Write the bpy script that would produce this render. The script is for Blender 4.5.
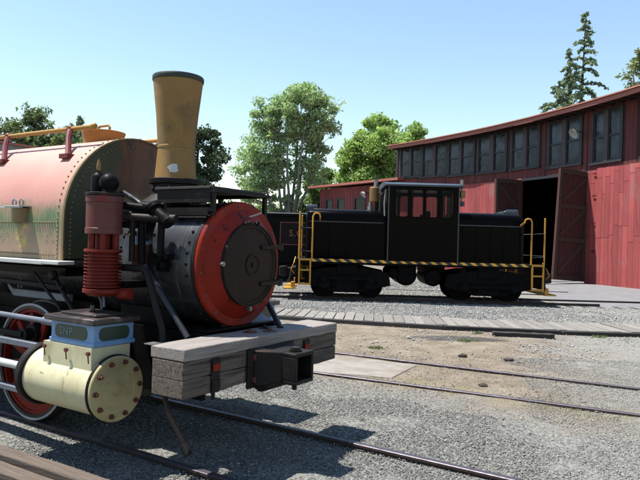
import bpy, bmesh, math, random
import numpy as np
from mathutils import Vector, Matrix, noise as mnoise

S = bpy.context.scene
for o in list(bpy.data.objects): bpy.data.objects.remove(o)
R = math.radians
# ---------------------------------------------------------------- camera, sky, sun, exposure
cd = bpy.data.cameras.new('camera'); cam = bpy.data.objects.new('camera', cd); S.collection.objects.link(cam)
cd.sensor_width = 36; cd.lens = 34.9; cd.clip_start = .05; cd.clip_end = 3000
ro, pi_ = R(1.6), math.atan(2/620)
fw = Vector((0, math.cos(pi_), math.sin(pi_))); u0_ = Vector((0, -math.sin(pi_), math.cos(pi_))); xr = Vector((1, 0, 0))
rt = xr*math.cos(ro) + u0_*math.sin(ro); up = -xr*math.sin(ro) + u0_*math.cos(ro)
mw = Matrix((rt, up, -fw)).transposed().to_4x4(); mw.translation = (0, 0, 2.02); cam.matrix_world = mw
S.camera = cam
SUN_EL = R(68); SUN_H = Vector((-.985, .17, 0)).normalized()
W = bpy.data.worlds.new('World'); S.world = W; W.use_nodes = True
nt = W.node_tree; bg = nt.nodes['Background']; sk = nt.nodes.new('ShaderNodeTexSky')
sk.sky_type = 'NISHITA'; sk.sun_disc = False; sk.sun_elevation = SUN_EL
sk.sun_rotation = math.atan2(SUN_H.x, SUN_H.y) % (2*math.pi)
sk.air_density = 1.4; sk.dust_density = 0; sk.ozone_density = 1.6; sk.altitude = 100
nt.links.new(sk.outputs[0], bg.inputs[0]); bg.inputs[1].default_value = .088
sd = bpy.data.lights.new('sun', 'SUN'); sun = bpy.data.objects.new('sun', sd); S.collection.objects.link(sun)
sd.energy = 5.0; sd.angle = R(.55); sd.color = (1, .955, .88)
sv = Vector((SUN_H.x*math.cos(SUN_EL), SUN_H.y*math.cos(SUN_EL), math.sin(SUN_EL)))
sun.rotation_euler = sv.to_track_quat('Z', 'Y').to_euler(); sun.location = (-20, 5, 40)
S.view_settings.view_transform = 'Standard'; S.view_settings.look = 'None'
S.view_settings.exposure = 1.17; S.view_settings.gamma = 1
try: S.view_settings.use_curve_mapping = False
except Exception: pass
S.render.engine = 'CYCLES'
S.cycles.max_bounces = 6; S.cycles.transparent_max_bounces = 12

# ---------------------------------------------------------------- helpers: objects
COL = S.collection
def link(o, parent=None):
    COL.objects.link(o)
    if parent is not None: o.parent = parent
    return o
def tag(o, label=None, cat=None, group=None, kind=None):
    if label: o['label'] = label
    if cat: o['category'] = cat
    if group: o['group'] = group
    if kind: o['kind'] = kind
    return o
def thing(name, label, cat, loc=(0, 0, 0), rz=0, group=None):
    o = bpy.data.objects.new(name, None); o.empty_display_size = .3; link(o)
    o.location = loc; o.rotation_euler = (0, 0, rz)
    return tag(o, label, cat, group)
def inst(src, name=None, parent=None, loc=None, rot=None, mat=None):
    o = src.copy()
    if name: o.name = name
    link(o, parent)
    if loc is not None: o.location = loc
    if rot is not None: o.rotation_euler = rot
    if mat is not None: o.data = o.data  # shared mesh keeps its own material
    return o
def npmesh(name, verts, faces, mats, smooth=False, parent=None):
    me = bpy.data.meshes.new(name); n = len(verts); k = faces.shape[1]; m = len(faces)
    me.vertices.add(n); me.vertices.foreach_set('co', np.asarray(verts, np.float32).ravel())
    me.loops.add(m*k); me.loops.foreach_set('vertex_index', np.asarray(faces, np.int32).ravel())
    me.polygons.add(m); me.polygons.foreach_set('loop_start', np.arange(0, m*k, k, dtype=np.int32))
    me.polygons.foreach_set('loop_total', np.full(m, k, dtype=np.int32))
    if smooth: me.polygons.foreach_set('use_smooth', np.ones(m, dtype=bool))
    me.update(); me.validate()
    for x in (mats if isinstance(mats, (list, tuple)) else [mats]): me.materials.append(x)
    return link(bpy.data.objects.new(name, me), parent)

def frame_of(d):
    d = Vector(d).normalized(); a = Vector((0, 0, 1)) if abs(d.z) < .9 else Vector((1, 0, 0))
    x = a.cross(d).normalized(); y = d.cross(x).normalized(); return x, y, d
class MB:
    """collects shapes, builds ONE mesh object"""
    def __init__(s): s.v = []; s.f = []; s.mi = []; s.m = 0
    def add(s, vs, fs):
        b = len(s.v); s.v += [tuple(x) for x in vs]
        for f in fs: s.f.append([i+b for i in f]); s.mi.append(s.m)
        return s
    def box(s, lo, hi, M=None):
        x0, y0, z0 = lo; x1, y1, z1 = hi
        vs = [Vector(p) for p in ((x0,y0,z0),(x1,y0,z0),(x1,y1,z0),(x0,y1,z0),(x0,y0,z1),(x1,y0,z1),(x1,y1,z1),(x0,y1,z1))]
        if M is not None: vs = [M @ p for p in vs]
        return s.add(vs, [(0,3,2,1),(4,5,6,7),(0,1,5,4),(1,2,6,5),(2,3,7,6),(3,0,4,7)])
    def lathe(s, prof, o=(0,0,0), d=(0,0,1), n=24, ang0=0, ang1=2*math.pi, caps=(False, False)):
        x, y, d = frame_of(d); o = Vector(o); full = abs(ang1-ang0-2*math.pi) < 1e-6
        k = n if full else n+1; vs = []
        for h, r in prof:
            for i in range(k):
                a = ang0+(ang1-ang0)*i/n
                vs.append(o + d*h + (x*math.cos(a)+y*math.sin(a))*r)
        fs = []
        for j in range(len(prof)-1):
            for i in range(n):
                i2 = (i+1) % k
                fs.append((j*k+i, j*k+i2, (j+1)*k+i2, (j+1)*k+i))
        if caps[0]: fs.append(tuple(range(k))[::-1])
        if caps[1]: fs.append(tuple((len(prof)-1)*k+i for i in range(k)))
        return s.add(vs, fs)
    def cyl(s, p0, p1, r0, r1=None, n=16):
        p0 = Vector(p0); p1 = Vector(p1); L = (p1-p0).length
        return s.lathe([(0, r0), (L, r0 if r1 is None else r1)], p0, p1-p0, n, caps=(True, True))
    def tube(s, pts, r, n=8):
        pts = [Vector(p) for p in pts]; k = len(pts); rs = r if isinstance(r, (list, tuple)) else [r]*k
        vs = []; px = None
        for i, p in enumerate(pts):
            t = (pts[min(i+1, k-1)]-pts[max(i-1, 0)]).normalized()
            if px is None: px, py, _ = frame_of(t)
            else:
                px = (px - t*px.dot(t)).normalized(); py = t.cross(px)
            for q in range(n):
                a = 2*math.pi*q/n; vs.append(p+(px*math.cos(a)+py*math.sin(a))*rs[i])
        fs = [(i*n+q, i*n+(q+1) % n, (i+1)*n+(q+1) % n, (i+1)*n+q) for i in range(k-1) for q in range(n)]
        fs += [tuple(range(n))[::-1], tuple((k-1)*n+q for q in range(n))]
        return s.add(vs, fs)
    def prism(s, poly, a, b, axis):
        """poly 2d pts; extruded from a to b along axis 0/1/2 (other two axes in cyclic order kept ascending)"""
        o = [i for i in range(3) if i != axis]; n = len(poly); vs = []
        for h in (a, b):
            for p in poly:
                q = [0, 0, 0]; q[axis] = h; q[o[0]] = p[0]; q[o[1]] = p[1]; vs.append(q)
        fs = [tuple(range(n))[::-1], tuple(range(n, 2*n))]+[(i, (i+1) % n, n+(i+1) % n, n+i) for i in range(n)]
        return s.add(vs, fs)
    def loft(s, secs, caps=True):
        n = len(secs[0]); vs = [p for q in secs for p in q]
        fs = [(j*n+i, j*n+(i+1) % n, (j+1)*n+(i+1) % n, (j+1)*n+i) for j in range(len(secs)-1) for i in range(n)]
        if caps: fs += [tuple(range(n))[::-1], tuple((len(secs)-1)*n+i for i in range(n))]
        return s.add(vs, fs)
    def ball(s, c, r, n=10, m=6, sz=1.0, half=False):
        pr = []
        for j in range(m+1):
            t = math.pi*j/m - math.pi/2
            if half: t = math.pi/2*j/m
            pr.append((r*sz*math.sin(t), max(1e-4, r*math.cos(t))))
        return s.lathe(pr, c, (0, 0, 1), n)
    def dome(s, c, d, r, n=6, h=.8):
        return s.lathe([(0, r), (r*h*.6, r*.8), (r*h, r*.25)], c, d, n, caps=(False, True))
    def build(s, name, mat, parent=None, bevel=0, sharp=35, kind=None):
        me = bpy.data.meshes.new(name); me.from_pydata(s.v, [], s.f); me.update()
        bm = bmesh.new(); bm.from_mesh(me); bmesh.ops.recalc_face_normals(bm, faces=bm.faces); bm.to_mesh(me); bm.free()
        for x in (mat if isinstance(mat, (list, tuple)) else [mat]): me.materials.append(x)
        if any(s.mi): me.polygons.foreach_set('material_index', s.mi)
        me.polygons.foreach_set('use_smooth', [True]*len(me.polygons))
        me.set_sharp_from_angle(angle=R(sharp))
        o = link(bpy.data.objects.new(name, me), parent)
        if bevel:
            b = o.modifiers.new('bevel', 'BEVEL'); b.width = bevel; b.segments = 2; b.limit_method = 'ANGLE'; b.angle_limit = R(40)
            b.harden_normals = False
        if kind: o['kind'] = kind
        return o

# ---------------------------------------------------------------- helpers: materials
def ramp(nt, fac, stops):
    r = nt.nodes.new('ShaderNodeValToRGB'); e = r.color_ramp.elements
    while len(e) < len(stops): e.new(.5)
    for i, (p, c) in enumerate(stops):
        e[i].position = p; e[i].color = (c, c, c, 1) if isinstance(c, (int, float)) else (*c, 1)
    nt.links.new(fac, r.inputs[0]); return r.outputs[0]
def mixc(nt, fac, a, b, mode='MIX'):
    m = nt.nodes.new('ShaderNodeMix'); m.data_type = 'RGBA'; m.blend_type = mode
    for s, x in ((m.inputs[0], fac), (m.inputs[6], a), (m.inputs[7], b)):
        if hasattr(x, 'is_output'): nt.links.new(x, s)
        elif isinstance(x, (int, float)): s.default_value = x if s.type == 'VALUE' else (x, x, x, 1)
        else: s.default_value = (*x, 1)
    return m.outputs[2]
def math_(nt, op, a, b=0.):
    m = nt.nodes.new('ShaderNodeMath'); m.operation = op
    for s, x in zip(m.inputs, (a, b)):
        if hasattr(x, 'is_output'): nt.links.new(x, s)
        else: s.default_value = x
    return m.outputs[0]
def coords(nt, stretch=(1, 1, 1), rand=True):
    mp = nt.nodes.new('ShaderNodeMapping'); mp.inputs['Scale'].default_value = tuple(abs(q) for q in stretch)
    if stretch[0] < 0:      # boards cut from one stretched mesh: weathering runs on across the wall
        ge = nt.nodes.new('ShaderNodeNewGeometry'); nt.links.new(ge.outputs['Position'], mp.inputs[0]); rand = False
    else:
        tc = nt.nodes.new('ShaderNodeTexCoord'); nt.links.new(tc.outputs['Object'], mp.inputs[0])
    if rand:
        oi = nt.nodes.new('ShaderNodeObjectInfo'); k = math_(nt, 'MULTIPLY', oi.outputs['Random'], 61.)
        nt.links.new(k, mp.inputs['Location'])
    return mp.outputs[0]
def noise(nt, co, scale, detail=6, rough=.6, dist=0):
    n = nt.nodes.new('ShaderNodeTexNoise'); n.inputs['Scale'].default_value = scale; n.inputs['Detail'].default_value = detail
    n.inputs['Roughness'].default_value = rough; n.inputs['Distortion'].default_value = dist
    nt.links.new(co, n.inputs['Vector']); return n.outputs[0]
def newmat(name):
    m = bpy.data.materials.new(name); m.use_nodes = True; return m, m.node_tree, m.node_tree.nodes['Principled BSDF']
def pm(name, c0, c1=None, scale=4., stretch=(1, 1, 1), rough=.6, metal=0., bump=.0, bscale=None, spots=(), coat=0., vary=0., rvar=.12, spec=.5):
    """spots: (colour, scale, lo, hi, stretch)"""
    m, nt, p = newmat(name); c1 = c1 or tuple(x*.75 for x in c0)
    c0 = tuple(x*KA for x in c0); c1 = tuple(x*KA for x in c1); spots = [(tuple(x*KA for x in q[0]), *q[1:]) for q in spots]
    co = coords(nt, stretch); n = noise(nt, co, scale, 8, .62)
    col = ramp(nt, n, [(.32, c0), (.68, c1)])
    for (sc, ss, lo, hi, st) in spots:
        f = ramp(nt, noise(nt, coords(nt, st), ss, 7, .65, .3), [(lo, 0.), (hi, 1.)])
        col = mixc(nt, f, col, sc)
    if vary:
        oi = nt.nodes.new('ShaderNodeObjectInfo'); h = nt.nodes.new('ShaderNodeHueSaturation')
        v = math_(nt, 'ADD', math_(nt, 'MULTIPLY', oi.outputs['Random'], 2*vary), 1-vary)
        nt.links.new(v, h.inputs['Value']); nt.links.new(col, h.inputs['Color']); col = h.outputs[0]
    nt.links.new(col, p.inputs['Base Color'])
    r = math_(nt, 'ADD', math_(nt, 'MULTIPLY', n, 2*rvar), rough-rvar); nt.links.new(r, p.inputs['Roughness'])
    p.inputs['Metallic'].default_value = metal; p.inputs['Coat Weight'].default_value = coat; p.inputs['Coat Roughness'].default_value = .12
    p.inputs['Specular IOR Level'].default_value = spec
    if bump:
        b = nt.nodes.new('ShaderNodeBump'); b.inputs['Strength'].default_value = bump; b.inputs['Distance'].default_value = .02
        nt.links.new(noise(nt, coords(nt, stretch), bscale or scale*6, 6, .65), b.inputs['Height']); nt.links.new(b.outputs[0], p.inputs['Normal'])
    return m

U1 = (1, 1, 1); KA = .53; KG = .8
RUST = (.13, .05, .025)
mt = {}
mt['black'] = pm('black_paint', (.007, .007, .009), (.013, .012, .012), 3, rough=.45, bump=.08, bscale=30, spec=.05, spots=[((.04, .032, .028), 5, .58, .8, U1)])
mt['smokebox'] = pm('smokebox_paint', (.020, .022, .026), (.038, .040, .045), 3, (1, 1, .6), rough=.36, bump=.06, bscale=40, spec=.55,
                    spots=[((.20, .205, .215), 7, .54, .80, (3.2, .35, .35)), ((.06, .045, .04), 4, .58, .75, U1)])  # pale streaks are rain marks, raised to stand in for sheen as well
mt['iron'] = pm('dark_iron', (.014, .013, .014), (.03, .024, .021), 6, rough=.55, metal=0., bump=.15, spec=.15, spots=[(RUST, 6, .6, .75, U1)])
mt['ring'] = pm('red_paint_chipped', (.40, .028, .011), (.26, .021, .012), 4, rough=.5, bump=.06, spec=.12, spots=[((.05, .02, .015), 9, .58, .68, U1), ((.12, .035, .05), 2.2, .5, .72, U1), ((.10, .02, .015), 30, .6, .7, U1)])
mt['door'] = pm('dark_brown_iron', (.030, .018, .013), (.045, .026, .018), 3, rough=.5, bump=.12, bscale=20, spec=.1, spots=[((.075, .06, .048), 4, .55, .8, (.4, 3, .4))])
mt['stack'] = pm('ochre_paint', (.43, .235, .048), (.34, .18, .037), 3, (1, 1, .5), rough=.66, bump=.08, bscale=25,
                 spots=[((.05, .035, .02), 11, .645, .70, (1, 1, .6)), ((.20, .11, .03), 1.6, .5, .66, (1, 1, .8)), ((.10, .06, .03), 22, .68, .74, U1), ((.5, .33, .13), 2, .55, .8, U1)])
mt['stackrim'] = pm('green_black_rim', (.02, .03, .022), (.035, .045, .03), 8, rough=.6)
mt['yellow'] = pm('yellow_paint', (.60, .31, .03), (.5, .25, .03), 7, rough=.5, spots=[((.15, .08, .03), 12, .66, .74, U1)])
mt['hatch'] = pm('orange_yellow_paint', (.60, .27, .03), (.5, .22, .03), 7, rough=.5, spots=[((.2, .08, .03), 9, .62, .75, U1)])
mt['bracket'] = pm('dark_red_paint', (.24, .025, .025), (.16, .02, .02), 8, rough=.5, spec=.3)
mt['pump'] = pm('faded_red_pump', (.21, .07, .062), (.16, .048, .045), 5, rough=.55, bump=.06, spec=.2, spots=[((.27, .035, .028), 3, .54, .66, U1), ((.06, .03, .03), 8, .65, .75, U1)])
mt['pumpred'] = pm('bright_red_pump', (.27, .03, .02), (.18, .022, .017), 6, rough=.5, spec=.14, spots=[((.05, .02, .02), 8, .62, .74, U1)])
mt['cream'] = pm('cream_paint', (.92, .86, .55), (.84, .76, .46), 3, rough=.5, bump=.08, bscale=9, spots=[((.30, .24, .12), 7, .62, .74, U1), ((.55, .47, .24), 2.5, .5, .7, (1, 1, .4)), ((.12, .08, .05), 14, .66, .72, (.5, .5, 1)), ((.20, .14, .08), 5, .66, .78, (3, 3, .5))])
mt['creamcap'] = pm('cream_cap_paint', (.62, .53, .27), (.54, .45, .22), 3, rough=.5, bump=.08, bscale=8, spots=[((.25, .19, .09), 6, .6, .76, U1), ((.14, .1, .06), 16, .64, .72, U1), ((.36, .29, .15), 2, .5, .7, U1)])
mt['blue'] = pm('sky_blue_paint', (.26, .47, .78), (.20, .40, .70), 5, rough=.52, bump=.06, spots=[((.05, .08, .12), 12, .62, .74, U1), ((.10, .13, .17), 4, .58, .72, (1, 1, .4))])
mt['greenplate'] = pm('dark_green_plate', (.02, .055, .045), (.03, .065, .04), 8, rough=.4)
mt['dullbolt'] = pm('dull_bolt', (.20, .15, .14), (.12, .08, .07), 12, rough=.6)
mt['engrave'] = pm('pale_lettering', (.25, .33, .33), (.2, .28, .28), 8)
mt['lid'] = pm('oily_lid', (.05, .035, .035), (.03, .024, .024), 6, rough=.35, spots=[((.25, .18, .17), 4, .5, .7, U1)])
mt['boltrust'] = pm('red_rust_bolt', (.22, .05, .025), (.12, .035, .02), 20, rough=.6)
mt['steel'] = pm('bluish_steel', (.20, .23, .29), (.15, .175, .225), 5, rough=.5, metal=.1, spots=[((.12, .07, .05), 6, .6, .7, U1)])
mt['white'] = pm('white_paint', (.78, .78, .77), (.7, .7, .68), 6, rough=.5, spots=[((.4, .36, .3), 8, .66, .8, U1)])
mt['greyrim'] = pm('grey_white_rim', (.5, .52, .55), (.36, .37, .4), 8, rough=.5)
mt['wheelred'] = pm('wheel_red', (.38, .03, .014), (.26, .024, .013), 6, rough=.5, spec=.15, spots=[((.04, .015, .012), 5, .58, .72, U1)])
mt['tyre'] = pm('tyre_steel', (.05, .045, .045), (.08, .06, .05), 8, rough=.5, metal=.5)
mt['rivet'] = pm('rivet_paint', (.34, .24, .14), (.28, .2, .12), 20, rough=.5)
mt['tankedge'] = pm('ochre_edge', (.30, .19, .06), (.22, .15, .055), 9, rough=.5)
mt['beam'] = pm('weathered_timber', (.25, .195, .15), (.085, .064, .05), 5, (7, .45, 9), rough=.85, bump=.6, bscale=14,
                spots=[((.03, .024, .02), 4, .54, .64, (10, .22, 10)), ((.32, .28, .24), 2, .55, .75, (4, .6, 4)), ((.06, .05, .042), 1.2, .5, .7, (1, 1, 1))])
mt['beamtop'] = pm('sunlit_timber', (.43, .385, .355), (.29, .25, .225), 6, (9, .5, 9), rough=.8, bump=.4, bscale=12,  # lighter than the beam: sunlight on its top is put into the colour
                   spots=[((.14, .11, .095), 4, .56, .66, (11, .25, 11)), ((.24, .2, .18), 1.5, .5, .72, U1)])
mt['timber'] = pm('brown_timber', (.21, .155, .115), (.10, .072, .054), 5, (.5, 7, 7), rough=.85, bump=.6, bscale=12, vary=.15,
                  spots=[((.07, .05, .04), 4, .58, .70, (.4, 10, 10))])
mt['plank'] = pm('grey_plank', (.36, .335, .305), (.23, .21, .185), 5, (7, .7, 7), rough=.9, bump=.5, bscale=12, vary=.18,
                 spots=[((.12, .095, .08), 4, .6, .72, (9, .5, 9))])
mt['curb'] = pm('dark_curb_timber', (.05, .04, .038), (.03, .026, .026), 6, (1, 1, 5), rough=.85, bump=.5, vary=.2)
mt['sleeper'] = pm('sleeper_timber', (.085, .068, .055), (.05, .04, .034), 6, (6, .6, 6), rough=.9, bump=.5, vary=.25)
mt['rail'] = pm('rail_rust', (.085, .05, .04), (.055, .035, .03), 9, rough=.7, metal=.2, bump=.2)
mt['railtop'] = pm('rail_worn_top', (.15, .13, .16), (.10, .085, .11), 9, (1, .3, 1), rough=.5, metal=.5)
mt['dblack'] = pm('gloss_black', (.0042, .003, .0036), (.0026, .0028, .004), 1.5, rough=.2, bump=.05, bscale=2.2, rvar=.08, spec=.04)
mt['droof'] = pm('bluish_black_top', (.03, .038, .05), (.014, .018, .024), 2, rough=.3, bump=.05, bscale=4, spec=.45)  # lighter and bluer than the gloss black of the sides
mt['dunder'] = pm('grimy_black', (.006, .0065, .008), (.011, .010, .010), 4, rough=.55, bump=.2, spec=.04, spots=[((.03, .026, .022), 4, .58, .8, U1)])
mt['dline'] = pm('grey_edge', (.04, .043, .05), (.025, .027, .032), 9, rough=.4)  # lighter grey than the gloss black beside it
mt['dyellow'] = pm('handrail_yellow', (.80, .39, .02), (.66, .30, .02), 7, rough=.45, spots=[((.12, .06, .03), 10, .68, .76, U1)])
mt['brass'] = pm('brass_brown', (.34, .20, .055), (.26, .15, .045), 6, (1, 1, .4), rough=.45, metal=.25)
mt['silver'] = pm('silver_pipe', (.45, .45, .45), (.3, .3, .3), 8, rough=.4, metal=.7)
mt['tender'] = pm('tender_black', (.006, .006, .007), (.011, .010, .010), 4, rough=.5, spec=.05)
mt['tpanel'] = pm('tender_panel', (.024, .012, .012), (.018, .011, .011), 4, rough=.5, spec=.1)
mt['tred'] = pm('panel_stripe', (.30, .05, .03), (.24, .04, .03), 9)
mt['tletter'] = pm('lettering_orange', (.48, .17, .05), (.4, .14, .05), 9)
# buildings
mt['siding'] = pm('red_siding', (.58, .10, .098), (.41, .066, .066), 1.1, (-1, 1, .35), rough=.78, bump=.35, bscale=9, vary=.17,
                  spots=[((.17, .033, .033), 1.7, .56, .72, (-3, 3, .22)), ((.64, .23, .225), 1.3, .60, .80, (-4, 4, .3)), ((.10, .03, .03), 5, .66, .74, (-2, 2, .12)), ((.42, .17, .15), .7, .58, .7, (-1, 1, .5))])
mt['darkred'] = pm('dark_red_boards', (.21, .028, .025), (.13, .019, .018), 1.6, (-2, 2, .4), rough=.8, bump=.3, vary=.2,  # eave shade over the clerestory is put into this darker red
                   spots=[((.06, .02, .02), 2, .56, .72, (-4, 4, .3)), ((.33, .09, .085), 1.6, .6, .75, (-4, 4, .35))])
mt['trim'] = pm('dark_trim', (.028, .026, .032), (.02, .02, .024), 8, rough=.6)
mt['purpletrim'] = pm('weathered_mullion', (.10, .075, .085), (.07, .05, .058), 8, (4, 4, .5), rough=.7)
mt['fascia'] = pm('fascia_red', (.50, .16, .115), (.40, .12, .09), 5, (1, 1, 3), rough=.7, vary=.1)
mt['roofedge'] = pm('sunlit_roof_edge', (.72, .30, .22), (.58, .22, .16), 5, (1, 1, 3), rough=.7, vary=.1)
mt['gap'] = pm('dark_joint', (.06, .014, .014), (.045, .012, .012), 4, rough=.9)
mt['roof'] = pm('roof_sheet', (.30, .11, .085), (.22, .08, .065), 3, rough=.7)
mt['soffit'] = pm('soffit', (.07, .03, .028), (.05, .025, .024), 4, rough=.9)
mt['inside'] = pm('shaded_interior', (.014, .012, .011), (.022, .018, .016), 3, rough=.95)  # near-black colour stands in for the deep shade behind the doorway
mt['brownwood'] = pm('brown_brace', (.095, .055, .038), (.06, .036, .026), 5, (3, 3, .4), rough=.85, bump=.3)
mt['doorred'] = pm('shaded_door_red', (.10, .022, .02), (.065, .016, .015), 4, (3, 3, .4), rough=.8, bump=.2, vary=.12)  # shade on the leaves' camera side is put into this darker red
mt['bark'] = pm('bark', (.36, .33, .29), (.22, .2, .17), 6, (3, 3, .6), rough=.95, bump=.5)
mt['darkbark'] = pm('dark_bark', (.06, .048, .038), (.035, .03, .025), 6, (3, 3, .6), rough=.95, bump=.5)
mt['lampwhite'] = pm('lamp_shade_white', (.62, .63, .60), (.5, .5, .48), 7, rough=.4)
mt['greyshed'] = pm('grey_metal_sheet', (.34, .33, .33), (.27, .26, .26), 3, rough=.6)
mt['whiteroof'] = pm('white_sheet', (.78, .79, .78), (.7, .7, .7), 3, rough=.5)
mt['hose'] = pm('hose_rubber', (.012, .012, .012), (.02, .02, .02), 6, rough=.5)

def glassmat(name, tint, alpha, rough=.06, tex=None, spec=.26):
    m, nt, p = newmat(name)
    p.inputs['Base Color'].default_value = (*tint, 1); p.inputs['Roughness'].default_value = rough
    p.inputs['Specular IOR Level'].default_value = spec
    if tex:
        co = coords(nt, (1, 1, .6)); f = ramp(nt, noise(nt, co, 1.3, 4, .6, .8), [(.44, 0.), (.52, 1.)])
        nt.links.new(mixc(nt, f, tint, tex), p.inputs['Base Color'])
        rr = ramp(nt, noise(nt, coords(nt), 3., 4), [(.3, rough), (.7, rough+.25)]); nt.links.new(rr, p.inputs['Roughness'])
    if alpha < 1:
        tr = nt.nodes.new('ShaderNodeBsdfTransparent'); tr.inputs[0].default_value = (.8, .78, .78, 1)
        mx = nt.nodes.new('ShaderNodeMixShader'); mx.inputs[0].default_value = alpha
        nt.links.new(tr.outputs[0], mx.inputs[1]); nt.links.new(p.outputs[0], mx.inputs[2])
        nt.links.new(mx.outputs[0], nt.nodes['Material Output'].inputs[0])
    return m
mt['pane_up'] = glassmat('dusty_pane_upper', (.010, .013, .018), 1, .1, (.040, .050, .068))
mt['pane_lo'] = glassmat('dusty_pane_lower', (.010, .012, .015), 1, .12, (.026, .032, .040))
mt['pane_dark'] = glassmat('dark_pane', (.012, .015, .018), 1, .08, spec=.15)
mt['cabglass'] = glassmat('cab_glass', (.02, .02, .025), .10, .03)

def tankmat():
    m, nt, p = newmat('tank_paint'); tc = nt.nodes.new('ShaderNodeTexCoord'); sx = nt.nodes.new('ShaderNodeSeparateXYZ')
    nt.links.new(tc.outputs['Object'], sx.inputs[0])
    n = noise(nt, coords(nt, U1, False), 2.2, 8, .6); n2 = noise(nt, coords(nt, (1, 1, .45), False), 3.6, 8, .65, .4)
    pink = ramp(nt, n, [(.3, (.37, .165, .135)), (.7, (.42, .205, .165))])
    dirt = ramp(nt, noise(nt, coords(nt, (.6, 2, 2), False), 9, 6, .6), [(.55, 0.), (.8, .35)])
    pink = mixc(nt, dirt, pink, (.32, .16, .125))
    z = math_(nt, 'ADD', sx.outputs[2], math_(nt, 'ADD', math_(nt, 'MULTIPLY', math_(nt, 'SUBTRACT', n2, .5), .42), math_(nt, 'MULTIPLY', math_(nt, 'SUBTRACT', noise(nt, coords(nt, (1.6, 1, .7), False), 13, 6, .7), .5), .22)))
    band = ramp(nt, math_(nt, 'DIVIDE', math_(nt, 'SUBTRACT', z, 1.7), 1.), [(0., .9), (.10, .65), (.2, .45), (.36, .8), (.46, 1.), (.52, .85), (.66, 0.)])
    green = ramp(nt, n2, [(.35, (.06, .12, .05)), (.6, (.13, .175, .075))])
    col = mixc(nt, band, pink, green)
    pk = ramp(nt, noise(nt, coords(nt, (1, 1, .8), False), 2.6, 6, .6, .5), [(.50, 0.), (.60, .75)])
    lowp = ramp(nt, math_(nt, 'DIVIDE', math_(nt, 'SUBTRACT', z, 1.7), 1.), [(.06, 0.), (.14, 1.), (.34, 1.), (.42, 0.)])
    col = mixc(nt, math_(nt, 'MULTIPLY', pk, lowp), col, (.31, .165, .125))
    low = ramp(nt, math_(nt, 'DIVIDE', math_(nt, 'SUBTRACT', z, 1.7), 1.), [(.36, 1.), (.46, 0.)])
    mud = ramp(nt, noise(nt, coords(nt, (1, 1, .7), False), 4.5, 7, .6), [(.52, 0.), (.7, .55)])
    col = mixc(nt, math_(nt, 'MULTIPLY', low, mud), col, (.22, .17, .095))
    # streak of ochre below the step pocket
    x = math_(nt, 'ABSOLUTE', math_(nt, 'ADD', sx.outputs[0], 2.12)); xm = ramp(nt, math_(nt, 'ADD', x, math_(nt, 'MULTIPLY', n2, .1)), [(.12, 1.), (.16, 0.)])
    bl = ramp(nt, noise(nt, coords(nt, (1, 1, 2.), False), 5, 4), [(.5, 0.), (.6, .6)])
    col = mixc(nt, math_(nt, 'MULTIPLY', math_(nt, 'MULTIPLY', xm, low), bl), col, (.5, .33, .05))
    # dark scribbles of worn lettering
    sc = ramp(nt, noise(nt, coords(nt, (1, 1, 2.2), False), 15, 3, .7, 1.5), [(.535, 0.), (.57, .9)])
    bz = ramp(nt, math_(nt, 'ABSOLUTE', math_(nt, 'SUBTRACT', sx.outputs[2], 2.0)), [(.055, 1.), (.09, 0.)])
    msk = ramp(nt, noise(nt, coords(nt, (1, 1, .3), False), 2.5, 2), [(.48, 0.), (.52, 1.)])
    col = mixc(nt, math_(nt, 'MULTIPLY', math_(nt, 'MULTIPLY', sc, bz), msk), col, (.035, .035, .05))
    ex = ramp(nt, math_(nt, 'ADD', math_(nt, 'ADD', sx.outputs[0], 2.05), math_(nt, 'MULTIPLY', math_(nt, 'SUBTRACT', n2, .5), .5)), [(.42, 0.), (.74, .5)])
    col = mixc(nt, ex, col, (.33, .265, .15))
    ch = ramp(nt, noise(nt, coords(nt, (1, 1, .5), False), 21, 6, .7), [(.66, 0.), (.70, .7)]); col = mixc(nt, ch, col, (.13, .065, .045))
    bch = ramp(nt, noise(nt, coords(nt, U1, False), 1.4, 5, .6), [(.50, 0.), (.72, .5)]); col = mixc(nt, bch, col, (.30, .15, .125))
    nt.links.new(col, p.inputs['Base Color']); p.inputs['Roughness'].default_value = .6
    b = nt.nodes.new('ShaderNodeBump'); b.inputs['Strength'].default_value = .12; b.inputs['Distance'].default_value = .02
    nt.links.new(noise(nt, coords(nt, (.5, 1, 1), False), 5, 4), b.inputs['Height']); nt.links.new(b.outputs[0], p.inputs['Normal'])
    return m
mt['tank'] = tankmat()
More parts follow.
